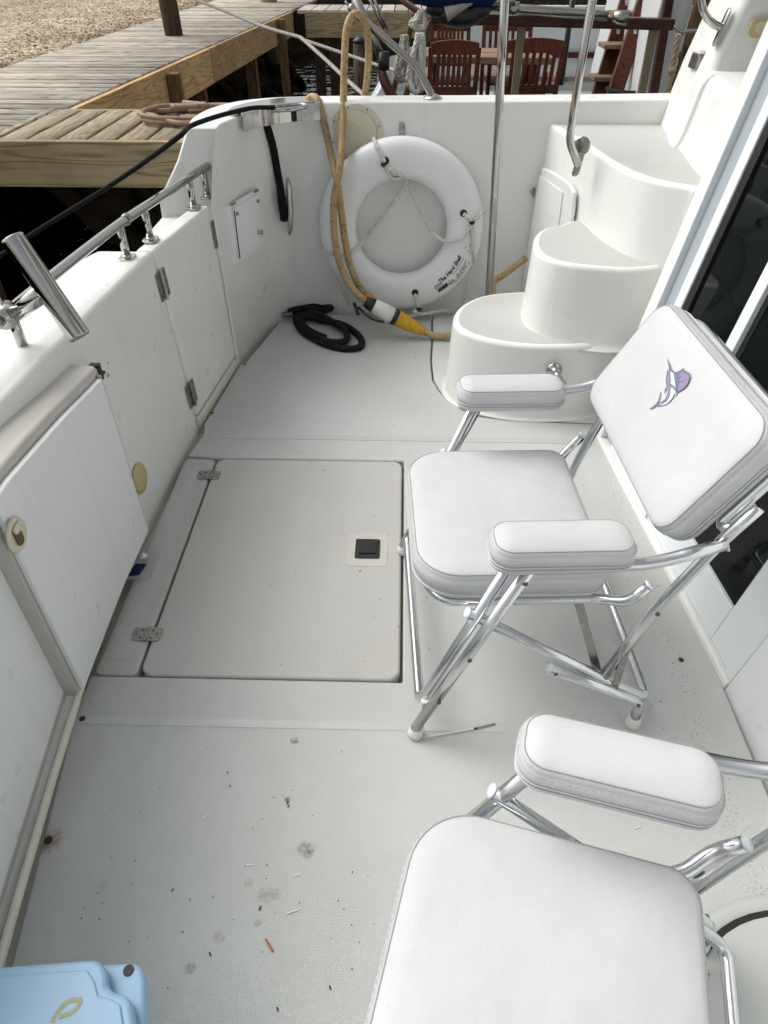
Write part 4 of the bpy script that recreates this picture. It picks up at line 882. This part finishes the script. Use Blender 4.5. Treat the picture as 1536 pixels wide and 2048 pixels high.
for rad in (RM+.002,RM+.008,RM+.014,RM+.020): bar(bm,-.155,-.105+(.01 if rad>RM+.01 else 0),rad,rad+.0028)
s=-.138
while s<-.085: bar(bm,s,s+.005,RM+.037,RM+.046,.002) if random.random()<.75 else None; s+=.0075
obj('pale_print',bm,INKG,ring)

# ================================================================== CORDS, HOSES, LINES
def cordpath(spec): return smoothpath([atY(x,y,Y) if Y>=1 else atZ(x,y,Y) for x,y,Y in spec],8)
cA=cordpath([(590,262,3.62),(596,222,3.58),(603,208,3.50),(612,202,3.39),(626,194,3.36),(638,205,3.33),(648,245,3.31),(662,310,3.25),(674,365,3.15),(682,420,3.14),(690,480,3.14),(700,530,3.14),(718,572,3.12),(735,595,3.12)])
cB=cordpath([(726,260,3.62),(729,205,3.55),(737,125,3.47),(735,65,3.46),(724,36,3.46),(712,28,3.45),(700,38,3.45),(692,66,3.43),(689,120,3.40),(687,190,3.36),(685,250,3.30),(680,330,3.17),(669,390,3.13),(667,440,3.12),(672,495,3.11),(686,545,3.10),(708,580,3.06),(733,604,3.02)])
pc=thing('shore_power_cord',(0,3.1,0),'thick tan shore power cord looped over the rail with yellow plug','power cord')
bm=B(); tube(bm,cA,.0155,12); tube(bm,cB,.0155,12)
e0=atZ(905,669,.03); e1=atZ(848,664,.035)
tube(bm,smoothpath([e1,e1.lerp(e0,.5)+V((0,-.01,-.01)),e0,V((.33,3.05,.03)),V((.45,3.12,.06)),atY(985,572,3.20),atY(1010,548,3.20),atY(1052,516,3.24)],6),.0155,12)
obj('cord',bm,CORD,pc,smooth=True)
pA=cB[-1]; pB=atZ(848,664,.035)
dd=(pB-pA); 
def ptt(t): return pA+dd*t
bm=B(); tube(bm,[ptt(-.02),ptt(.12)],.030,16,radii=[.024,.033]); tube(bm,[ptt(.45),ptt(.52)],.039,16); obj('plug_collar',bm,BLACK,pc,smooth=True)
bm=B(); tube(bm,[ptt(.10),ptt(.16),ptt(.46)],.034,18,radii=[.031,.035,.037]); obj('plug_body',bm,PLUGW,pc,smooth=True)
bm=B(); tube(bm,[ptt(.50),ptt(.56),ptt(.80),ptt(.95),ptt(1.0)],.03,16,radii=[.038,.038,.030,.022,.017]); obj('plug_boot',bm,YEL,pc,smooth=True)
bm=B(); q0=cA[-1]; tube(bm,[cA[-4],q0,q0+V((.05,-.03,-.045))],.025,14,radii=[.017,.026,.028]); obj('plug_boot',bm,YEL,pc,smooth=True)
q=ptt(.05)+V((-.02,-.02,-.03)); bm=B(); tube(bm,smoothpath([q+V((-.03,0,.02)),q+V((.03,-.06,-.005)),q+V((.09,-.09,-.01))],4),.006,8); tube(bm,[q+V((-.05,.02,.03)),q+V((-.03,-.03,0))],.009,8); obj('plug_tether',bm,BLACK,pc,smooth=True)
# black hose coiled on the far deck
bm=B()
hz=[(578,624,.05),(600,618,.05),(640,612,.03),(662,616,.025),(640,622,.03),(606,620,.03),(592,638,.025),(604,662,.02),(632,680,.02),(660,692,.018),(694,698,.018),(720,694,.018),(722,678,.018),(704,660,.02),(680,648,.03),(640,640,.035),(612,634,.045),(600,646,.045),(622,668,.04),(660,684,.035),(690,682,.035),(692,664,.04),(668,646,.05),(636,630,.055),(610,628,.05),(598,640,.05),(620,662,.05),(650,676,.04)]
hz=[(x,y,z*.7) for x,y,z in hz]
tube(bm,smoothpath([atZ(*p) for p in hz],6),.0165,10); bh_=obj('black_hose',bm,RUBBER,smooth=True); tag(bh_,'black rubber hose coiled on the deck in the far corner','hose')
q=atZ(576,624,.05); bm=B(); tube(bm,[q+V((.02,0,-.012)),q+V((-.03,-.01,-.012))],.013,10); obj('hose_fitting',bm,SCREW,bh_)
# black mooring line: from the water over the hawse plate, and its tail down to the cleat
bm=B(); ln=smoothpath([V((-4.6,1.6,-.48)),V((-2.6,2.35,.02)),atY(90,452,2.55),atY(240,358,2.72),atZ(352,278,.93),atZ(378,254,.935),atZ(412,240,.937),atZ(455,227,.944),atZ(505,216,.948),atZ(550,215,.942)],8)
tube(bm,ln,.0085,8); bl=obj('mooring_line',bm,ROPEB,smooth=True); tag(bl,'black mooring line running from the hawse plate down over the stern','rope')
bm=B(); p1,_=cornerpt(529,246,.012); p2,_=cornerpt(540,290,.02); p3,_=cornerpt(550,345,.02); p4,_=cornerpt(556,400,.035); p5,_=cornerpt(560,438,.03)
tube(bm,smoothpath([p1,p2,p3,p4,p5],5),.017,8,flat=(1,.45),radii=None); p6,_=cornerpt(553,410,.035); tube(bm,smoothpath([p3,p6,p5],5),.012,8)
st_=obj('black_strap',bm,ROPEB,smooth=True); tag(st_,'black webbing tail hanging down to the wall cleat','strap')
# brown hose coiled on the finger pier
bm=B(); rnd=random.Random(5); pts=[]
for k in range(40):
    a=k*2*math.pi/13; rr=.19+.03*math.sin(k*1.7); pts.append(V((-1.10+rr*1.1*math.cos(a),3.90+rr*.95*math.sin(a),.765+.012*(k//13)+.008*math.sin(k))))
for x,y in ((.05,.0),(.10,.03),(-.05,-.05),(.12,-.04),(-.02,.06)): pts.append(V((-1.10+x,3.90+y,.80+rnd.uniform(0,.02))))
tube(bm,smoothpath(pts,5),.0125,8); tag(obj('garden_hose',bm,HOSE,smooth=True),'faded brown hose coiled on the finger pier boards','hose')
# pale mooring lines across the basin
bm=B(); rope(bm,smoothpath([atY(378,-6,8.2),atY(450,22,7.6),atY(530,54,7.0),atY(602,75,6.6)],6)+smoothpath([atY(602,75,6.6),atY(650,118,6.0),atY(700,165,5.4),atY(745,205,4.9)],6)[1:],.014); tag(obj('mooring_rope',bm,ROPEG,smooth=True),'pale grey mooring rope bending down across the dark water','rope')
bm=B(); rope(bm,smoothpath([atY(602,78,6.7),atY(690,108,6.3),atY(760,132,6.0),atY(790,140,5.8)],6),.013); tag(obj('mooring_rope',bm,ROPEG,smooth=True),'thin grey rope sagging straight over to the sailboat','rope')

# ================================================================== SMALL THINGS ON DECK
cz=.312
ck=thing('cooler',(-.55,.22,0),'pale blue plastic cooler with a corner lug at the bottom edge','cooler')
bm=B(); prism(bm,[(-1.0,-.14),(-.358,-.14),(-.362,.285),(-1.0,.275)],.0,.25); obj('tub',bm,BLUEP,ck,bevel=.03,ang=50)
rim=[(-1.0,-.14)]+[tuple(atZ(x,y,.286)[:2]) for x,y in ((284,2300),(290,2048),(289,1958),(283,1934),(268,1924),(232,1926),(120,1934))]+[(-1.0,.312)]
bm=B(); prism(bm,rim,.248,.286); rm_=obj('rim',bm,BLUEP,ck,bevel=.007,ang=25)
bm=B(); prism(bm,[(-.9,-.14)]+[tuple(atZ(x,y,.289)[:2]) for x,y in ((276,2300),(281,2048),(279,1975),(262,1990),(258,2048),(256,2300))],.2865,.291); obj('rim_bead',bm,BLUEP,ck,bevel=.002,ang=25) if False else bm.free()
c=atZ(257,1941,.2865); bm=B(); lathe(bm,[(.0078,0),(.0078,.0010)],c,seg=16); obj('pin_hole',bm,GASK,rm_)
lidp=[(-1.0,-.14)]+[tuple(atZ(x,y,.315)[:2]) for x,y in ((268,2300),(268,2048),(262,2005),(250,1988),(228,1983),(213,1972),(212,1948),(206,1927),(188,1917),(100,1924),(0,1932))]+[(-1.0,.322)]
bm=B(); prism(bm,lidp,.287,.315); ld=obj('lid',bm,BLUEP,ck,bevel=.010,ang=20)
pan=[(-.95,-.10)]+[tuple(atZ(x,y,.318)[:2]) for x,y in ((246,2300),(248,2060),(240,2010),(222,1998),(196,1992),(188,1962),(174,1940),(100,1945),(0,1953))]+[(-.95,.30)]
bm=B(); prism(bm,pan,.3145,.3185); obj('lid_panel',bm,BLUEP,ld,bevel=.003,ang=20)
bm=B(); ms=[(160,1996),(128,2008),(112,2030),(128,2046)]
for pr in ([(163,1998),(135,2004),(112,2028),(104,2046)],[(163,2000),(148,2022),(118,2034)]): 
    q=[atZ(x,y,cz+.0068) for x,y in pr]; tube(bm,smoothpath(q,5),.0036,6,flat=(.12,1))
obj('yellow_mark',bm,SMEAR,ld)
# packet
pk_=thing('parts_packet',(-.70,1.44,0),'clear plastic packet with a navy label lying on the hinge strip','packet')
q=[atZ(*p,.006) for p in ((275,1105),(318,1104),(300,1158),(255,1160))]
bm=B(); slab(bm,q,(0,0,.0015)); obj('bag',bm,CLEAR,pk_)
q=[atZ(*p,.009) for p in ((272,1128),(294,1128),(278,1150),(256,1152))]; bm=B(); slab(bm,q,(0,0,.002)); obj('printed_card',bm,NAVY,pk_)
c=atZ(286,1113,.009); bm=B(); lathe(bm,[(.013,0),(.013,.004),(.007,.006),(.006,.012),(.002,.013)],c,seg=16); obj('plastic_valve',bm,TIP,pk_,smooth=True)
# swab stick by the chair's foot, orange pine needle
a,b,c=atZ(845,1475,.004),atZ(950,1457,.004),atZ(990,1447,.004)
sw=thing('swab_stick',(a.x,a.y,0),'thin white stick with a tan end beside the chair foot','stick'); bm=B(); tube(bm,[a,b],.0016,6); obj('shaft',bm,WHITEB,sw); bm=B(); tube(bm,[b,c],.002,6); obj('tip',bm,ROPET,sw); bm=B(); tube(bm,[b.lerp(c,-.06),b.lerp(c,.12)],.0023,6); obj('band',bm,BLACK,sw)
a,b=atZ(531,1878,.003),atZ(546,1903,.003); bm=B(); tube(bm,[a,b],.0022,6); tag(obj('pine_needle',bm,ORANGE),'orange dry needle lying alone on the near deck','needle')
# loose dark crumbs and white slivers scattered on the sole
rnd=random.Random(11); bm=B()
for i in range(230):
    if i<60: px,py=rnd.uniform(150,760),rnd.uniform(1480,2040)
    elif i<170: px,py=rnd.uniform(480,860),rnd.uniform(640,1330)
    else: px,py=rnd.uniform(1150,1500),rnd.uniform(900,1560)
    q=atZ(px,py,.0015)
    if not(-.66<q.x<.80 and q.y<3.15 and q.y>.38): continue
    if q.x<-.62 and q.y<1.05: continue
    l=rnd.uniform(.0008,.0028); an=rnd.uniform(0,3.14); d=V((math.cos(an)*l,math.sin(an)*l,0)); tube(bm,[q-d,q+d*rnd.uniform(.3,1)],rnd.uniform(.0005,.0011),5)
for px,py in ((660,1975),(555,2018),(520,1816),(575,1605),(577,1612),(720,1142),(648,940),(830,715),(345,1780),(420,1908),(460,1572),(455,1545)):
    q=atZ(px,py,.002); an=rnd.uniform(.8,2.2); d=V((math.cos(an),math.sin(an),0))*rnd.uniform(.002,.0045); tube(bm,[q-d,q+d],.0013,5)
tag(obj('deck_crumbs',bm,DEBR),'dark crumbs and leaf bits scattered over the deck','debris',kind='stuff')
bm=B()
for px,py in ((412,1632),(594,1750),(500,1730),(585,1823),(400,1500),(1275,1655)):
    q=atZ(px,py,.002); an=rnd.uniform(-.2,1.2); d=V((math.cos(an),math.sin(an),0))*rnd.uniform(.006,.014); tube(bm,[q-d,q+d],.0014,5)
tag(obj('white_slivers',bm,WHITEB),'thin white slivers of line scattered on the near deck','debris',kind='stuff')

# ================================================================== NEIGHBOURING SAILBOAT
sb=thing('sailboat',(1.2,6.8,-.5),'white sailboat with mahogany cap rail lying alongside beyond the far side','sailboat')
RY=5.6
def sbp(x,y,Y=RY): return atY(x,y,Y)
# hull with sheer, stern rounded towards the basin
bm=B(); rows=[]
for z,k in ((-.7,.55),(-.3,.30),(.1,.10),(.42,.0),(.52,.0)):
    rows.append([(.02+k*.4,RY-.1+k*.3,z),(-.20+k*.5,RY+.4,z),(-.25+k*.6,RY+1.6,z),(-.15+k*.6,RY+2.9,z),(.4+k*.3,RY+3.6,z),(7,RY+3.6,z),(7,RY-.1+k*.3,z)])
loft(bm,rows,True,True,False); obj('hull',bm,HULLW,sb,smooth=False)
bm=B(); prism(bm,[(.02,RY-.08),(-.17,RY+.4),(-.22,RY+1.6),(-.12,RY+2.9),(.4,RY+3.55),(7,RY+3.55),(7,RY-.08)][::-1],.16,.20); obj('aft_deck',bm,HULLW,sb)
# low coamings
bm=B(); rows=[[(7,RY+3.05,z),(.5,RY+3.05,z),(.5,RY+3.16,z),(7,RY+3.16,z)] for z in (.2,.93)]; loft(bm,rows,True,True,True); obj('bulwark',bm,HULLW,sb)
bm=B(); box(bm,(3.7,RY+3.02,.52),(6.4,.03,.05)); obj('rub_strip',bm,TEAKD,sb)
bm=B(); box(bm,(3.7,RY+3.04,.30),(6.4,.05,.035)); obj('bulwark_shelf',bm,TEAKG,sb)
# bow-curved toe rail at the stern corner
bm=B(); tube(bm,smoothpath([atY(762,128,5.4),atY(768,160,5.35),atY(782,190,5.3),atY(800,215,5.25)],5),.05,8,flat=(1,.5)); obj('toe_rail',bm,TEAKD,sb,smooth=True)
bm=B(); q=[atY(772,150,5.5),atY(790,200,5.45),atY(760,215,5.4),atY(735,215,5.4)]; slab(bm,q,(0,.4,0)); obj('stern_quarter',bm,HULLW,sb,bevel=.02)
# cap rail with stanchions
rA,rB=sbp(862,38),sbp(1350,51)
bm=B(); slab(bm,[rA+V((0,0,.035)),rB+V((0,0,.035)),rB-V((0,0,.03)),rA-V((0,0,.03))],(0,.11,0)); obj('cap_rail',bm,TEAKD,sb,bevel=.012)
bm=B(); slab(bm,[sbp(788,-10)+V((0,.3,0)),sbp(864,36)+V((0,.05,0)),sbp(862,50)+V((0,.05,0)),sbp(786,4)+V((0,.3,0))],(0,.09,0)); obj('cap_rail',bm,TEAKD,sb,bevel=.01)
for a_,b_,m_,wd in (((1046,48),(1030,200),BRONZE,.05),((1312,58),(1284,200),BRONZE,.052),((866,40),(808,205),POSTW,.045),((830,28),(782,200),POSTW,.04)):
    p,q=sbp(*a_),sbp(*b_); q=q+(q-p)*.9; bm=B(); slab(bm,[p+V((-wd/2,.03,0)),p+V((wd/2,.03,0)),q+V((wd/2,.03,0)),q+V((-wd/2,.03,0))],(0,.045,0)); obj('stanchion',bm,m_,sb,bevel=.006)
for a_,b_ in (((1148,-20),(1122,170)),((975,-20),(970,35)),((985,-10),(972,40))):
    p,q=sbp(*a_,6.6),sbp(*b_,6.6); bm=B(); tube(bm,[p,q],.022,8); obj('awning_pole',bm,BLACK,sb,smooth=True)
for a_,b_,r_,Y_ in (((905,8),(1215,32),.028,5.5),((920,2),(1030,4),.02,5.45)):
    bm=B(); tube(bm,[sbp(*a_,Y_),sbp(*b_,Y_)],r_,10); obj('steel_rail',bm,STEELD,sb,smooth=True)
q=sbp(1025,18,5.48); bm=B(); tube(bm,[q-V((.03,0,0)),q+V((.04,0,0))],.04,10); obj('rail_fitting',bm,STEELD,sb,smooth=True); bm=B(); q=sbp(1236,33,5.48); tube(bm,[q-V((.03,0,0)),q+V((.06,0,-.01))],.04,10,radii=[.03,.045]); obj('rail_fitting',bm,STEELD,sb,smooth=True)
# wheelhouse side and posts to the right
bm=B(); slab(bm,[sbp(1395,-25,6.0),sbp(1330,215,6.0),sbp(1265,215,6.0),sbp(1330,-25,6.0)],(0,1.6,0)); obj('cabin_side',bm,HULLW,sb,bevel=.01)
bm=B(); slab(bm,[sbp(1352,-25,5.94),sbp(1312,215,5.94),sbp(1296,215,5.94),sbp(1336,-25,5.94)],(0,.05,0)); obj('cabin_post',bm,TEAKD,sb)
bm=B(); slab(bm,[sbp(1440,-25,5.92),sbp(1362,215,5.92),sbp(1336,215,5.92),sbp(1400,-25,5.92)],(0,.05,0)); obj('cabin_post',bm,POSTW,sb)
bm=B(); slab(bm,[sbp(1290,-20,7.6),sbp(1262,200,7.6),sbp(1240,200,7.6),sbp(1280,-20,7.6)],(0,.3,0)); obj('cabin_corner',bm,HULLW,sb)
bm=B()
for k in range(5): q=sbp(1298+k*4.5,15,8.2); box(bm,q,(.012,.02,.2),M.Rotation(-.12,3,'Y'))
obj('vent_grille',bm,HULLW,sb)
bm=B(); slab(bm,[sbp(1372,90,5.9),sbp(1376,95,5.9),sbp(1370,118,5.9),sbp(1366,116,5.9)],(0,.03,0)); obj('cleat',bm,BLACK,sb)
# end fitting of the rail and wire
bm=B(); tube(bm,smoothpath([sbp(1348,52),sbp(1362,64),sbp(1385,62),sbp(1420,62)],4),.012,8); obj('rail_wire',bm,STEELD,sb,smooth=True)
# rigging wires at the stern
bm=B()
for a_,b_ in (((735,-10),(768,58)),((745,-10),(775,60)),((690,2),(705,20)),((712,-8),(770,130))):
    tube(bm,[sbp(*a_,5.3),sbp(*b_,5.3)],.008,6)
tube(bm,[sbp(708,-10,5.25),sbp(768,128,5.25)],.028,8); obj('rigging_wire',bm,STEELD,sb,smooth=True)
bm=B(); q=sbp(768,122,5.22); tube(bm,[q+V((0,0,.05)),q-V((0,0,.05))],.035,10); obj('rigging_end',bm,BLACK,sb,smooth=True)
# blue canvas bundle
bm=B(); c=sbp(872,-6,5.4); rows=[]
for i in range(13):
    t=i/12; x=lerp(-.28,.42,t); rr=.16*math.sin(math.pi*min(1,max(.02,t*1.0)))**.45
    rows.append([c+V((x,math.cos(a)*rr,.08+math.sin(a)*rr*.75*(1+.08*math.sin(7*a+i))-t*.06)) for a in [2*math.pi*k/16 for k in range(16)]])
loft(bm,rows,True,True,True); bl_=obj('canvas_bundle',bm,BLUEC,smooth=True); tag(bl_,'blue canvas bundle lashed on the sailboat rail','canvas cover')
bm=B(); c=sbp(920,30,5.38); 
for dx,dz,s in ((0,0,.12),(.08,.02,.09),(-.12,.03,.08)): bmesh.ops.create_icosphere(bm,subdivisions=2,radius=s,matrix=M.Translation(c+V((dx,0,dz)))@M.Diagonal((1.3,.7,.62,1)))
obj('dark_underside',bm,BLACK,bl_,smooth=True)
bm=B(); q=sbp(905,16,5.3); tube(bm,[q+V((-.04,0,-.03)),q+V((.12,0,.03))],.03,8,radii=[.045,.012]); obj('lashing',bm,ROPEG,bl_,smooth=True)
# teak chairs and table
def teak_chair(label,pTL,pTR,pB,Y,facing):
    tl=sbp(*pTL,Y); tr=sbp(*pTR,Y); bl=sbp(*pB,Y); w_=(tr-tl).length; zt=(tl.z+tr.z)/2; zb=bl.z
    cx=(tl.x+tr.x)/2; t=thing('teak_chair',(cx,Y,.2),label,'chair','red teak slatted chairs round the sailboat table')
    lean=.10*(-facing)
    def pnt(x,z): return V((cx+x,Y+lean*(z-zb)/(zt-zb)*1.0,z))
    for sx in (-1,1):
        bm=B(); slab(bm,[pnt(sx*(w_/2)-.018,.2),pnt(sx*(w_/2)+.018,.2),pnt(sx*(w_/2)+.018,zt-.03),pnt(sx*(w_/2)-.018,zt-.03)],(0,.035,0)); obj('rear_leg',bm,TEAK,t,bevel=.004)
        bm=B(); box(bm,(cx+sx*(w_/2-.02),Y+facing*.46,.40),(.036,.036,.40)); obj('front_leg',bm,TEAK,t,bevel=.004)
        bm=B(); box(bm,(cx+sx*(w_/2),Y+facing*.24,.62),(.05,.50,.024)); obj('armrest',bm,TEAKG,t,bevel=.006)
    bm=B(); n=8; rows=[]
    for i in range(n+1):
        x=lerp(-w_/2,w_/2,i/n); h=.02*(1-(2*i/n-1)**2); p=pnt(x,zt); rows.append([p+V((0,-.004,h)),p+V((0,.03,h)),p+V((0,.03,-.075)),p+V((0,-.004,-.075))])
    loft(bm,rows,True,True,True); obj('top_rail',bm,TEAK,t,bevel=.004)
    bm=B(); a=pnt(0,zb+.02); box(bm,a+V((0,.014,0)),(w_,.03,.06)); obj('lower_rail',bm,TEAK,t,bevel=.004)
    k=7
    for i in range(k):
        x=lerp(-w_/2+.06,w_/2-.06,i/(k-1)); bm=B(); slab(bm,[pnt(x-.014,zb+.04),pnt(x+.014,zb+.04),pnt(x+.014,zt-.06),pnt(x-.014,zt-.06)],(0,.016,0)); obj('slat',bm,TEAK,t)
    bm=B()
    for i in range(6): box(bm,(cx,Y+facing*(.07+i*.075),.44),(w_-.02,.06,.02))
    obj('seat',bm,TEAK,t)
    return t
teak_chair('red teak chair, left one with its back towards us',(862,82),(957,84),(862,188),6.3,1)
teak_chair('red teak chair, right one with its back towards us',(1012,78),(1126,80),(1012,184),6.3,1)
teak_chair('teak chair behind the table on the left',(866,44),(940,46),(866,130),7.75,-1)
teak_chair('teak chair behind the table on the right',(972,44),(1066,46),(972,128),7.75,-1)
tb_=thing('teak_table',(.75,7.0,.2),'long grey teak table between the red chairs','table')
p,q=sbp(812,112,6.85),sbp(1110,116,6.85); bm=B()
for i in range(5): slab(bm,[p+V((0,i*.13,.0)),q+V((0,i*.13,0)),q+V((0,i*.13,-.05)),p+V((0,i*.13,-.05))],(0,.122,0))
obj('tabletop',bm,TEAKG,tb_,bevel=.004)
for fx in (.12,.88):
    for fy in (.08,.55):
        c=p.lerp(q,fx)+V((0,fy,0)); bm=B(); box(bm,(c.x,c.y,(c.z-.04+.2)/2),(.07,.07,c.z-.04-.2)); obj('leg',bm,TEAK,tb_,bevel=.005)
bm=B(); c=sbp(1050,192,6.2)
for i in range(9): bmesh.ops.create_icosphere(bm,subdivisions=2,radius=.055,matrix=M.Translation(c+V((-.36+i*.07,random.uniform(-.05,.05),random.uniform(-.03,.03)-.04)))@M.Diagonal((1.2,1,.6,1)))
tag(obj('red_cushion',bm,REDC,smooth=True),'crumpled red patterned cloth under the right teak chair','cloth')
# mahogany steps leaning against the wheelhouse
ld_=thing('boarding_ladder',(2.2,6.6,.2),'mahogany ladder with pale treads leaning against the sailboat cabin','ladder')
for a_,b_ in (((1262,-20),(1192,215)),((1298,-20),(1222,215))):
    p,q=sbp(*a_,6.9 if a_[0]<1280 else 6.5),sbp(*b_,6.5 if a_[0]<1280 else 6.1); bm=B(); slab(bm,[p+V((-.06,0,0)),p+V((.06,0,0)),q+V((.06,0,0)),q+V((-.06,0,0))],(0,.045,0)); sd_=obj('side_board',bm,TEAKS,ld_,bevel=.006)
    for t in (.12,.36):
        bm=B(); c=p.lerp(q,t); slab(bm,[c+V((a*1.0-.22*b,-.003,b)) for a,b in rrect(.026,.12,.0125)],(0,.002,0)); obj('hand_slot',bm,HULLW,sd_)
for x,y in ((1255,28),(1235,92),(1215,156)):
    c=sbp(x,y,6.55); bm=B(); box(bm,c+V((0,.05,0)),(.24,.22,.03)); obj('tread',bm,TEAKG,ld_,bevel=.005)
# basket, ropes
bm=B(); c=sbp(1275,195,5.95); lathe(bm,[(.14,-.25),(.17,-.03),(.185,0),(.17,.012),(.15,-.03)],c+V((0,.25,.02)),seg=24); tag(obj('wicker_basket',bm,WICK,smooth=True),'dark wicker basket beside the sailboat cabin','basket')
bm=B(); rope(bm,smoothpath([sbp(1357,68,5.55),sbp(1352,95,5.55),sbp(1345,130,5.55),sbp(1340,165,5.55),sbp(1334,198,5.55),sbp(1330,215,5.55)],6),.018); bmesh.ops.create_icosphere(bm,subdivisions=2,radius=.03,matrix=M.Translation(sbp(1344,140,5.55))); tag(obj('knotted_rope',bm,ROPET,smooth=True),'frayed tan rope hanging knotted from the rail end','rope')
def coil(label,cx,top,bot,Y,r,n,m,spread):
    bm=B(); rn=random.Random(int(cx))
    for k in range(n):
        o=rn.uniform(-spread,spread); w2=rn.uniform(8,18)
        pts=[(cx+o,top),(cx+o-w2*.6,lerp(top,bot,.35)),(cx+o-w2-4,lerp(top,bot,.75)),(cx+o-w2*.5,bot+rn.uniform(-6,4)),(cx+o+w2*.4,lerp(top,bot,.85)),(cx+o+w2*.5,lerp(top,bot,.45)),(cx+o+3,top)]
        rope(bm,smoothpath([sbp(x,y,Y-rn.uniform(0,.08)) for x,y in pts],5),r)
    return tag(obj('rope_coil',bm,m,smooth=True),label,'rope coil')
coil('thick white rope coil hanging behind the angled rail base',840,66,186,5.45,.016,5,ROPEW,6)
coil('grey rope coil hung low at the sailboat stern',806,70,165,5.6,.013,4,ROPEG,6)
coil('small bundle of white line tied at the rail corner',842,22,58,5.5,.013,3,ROPEW,5)
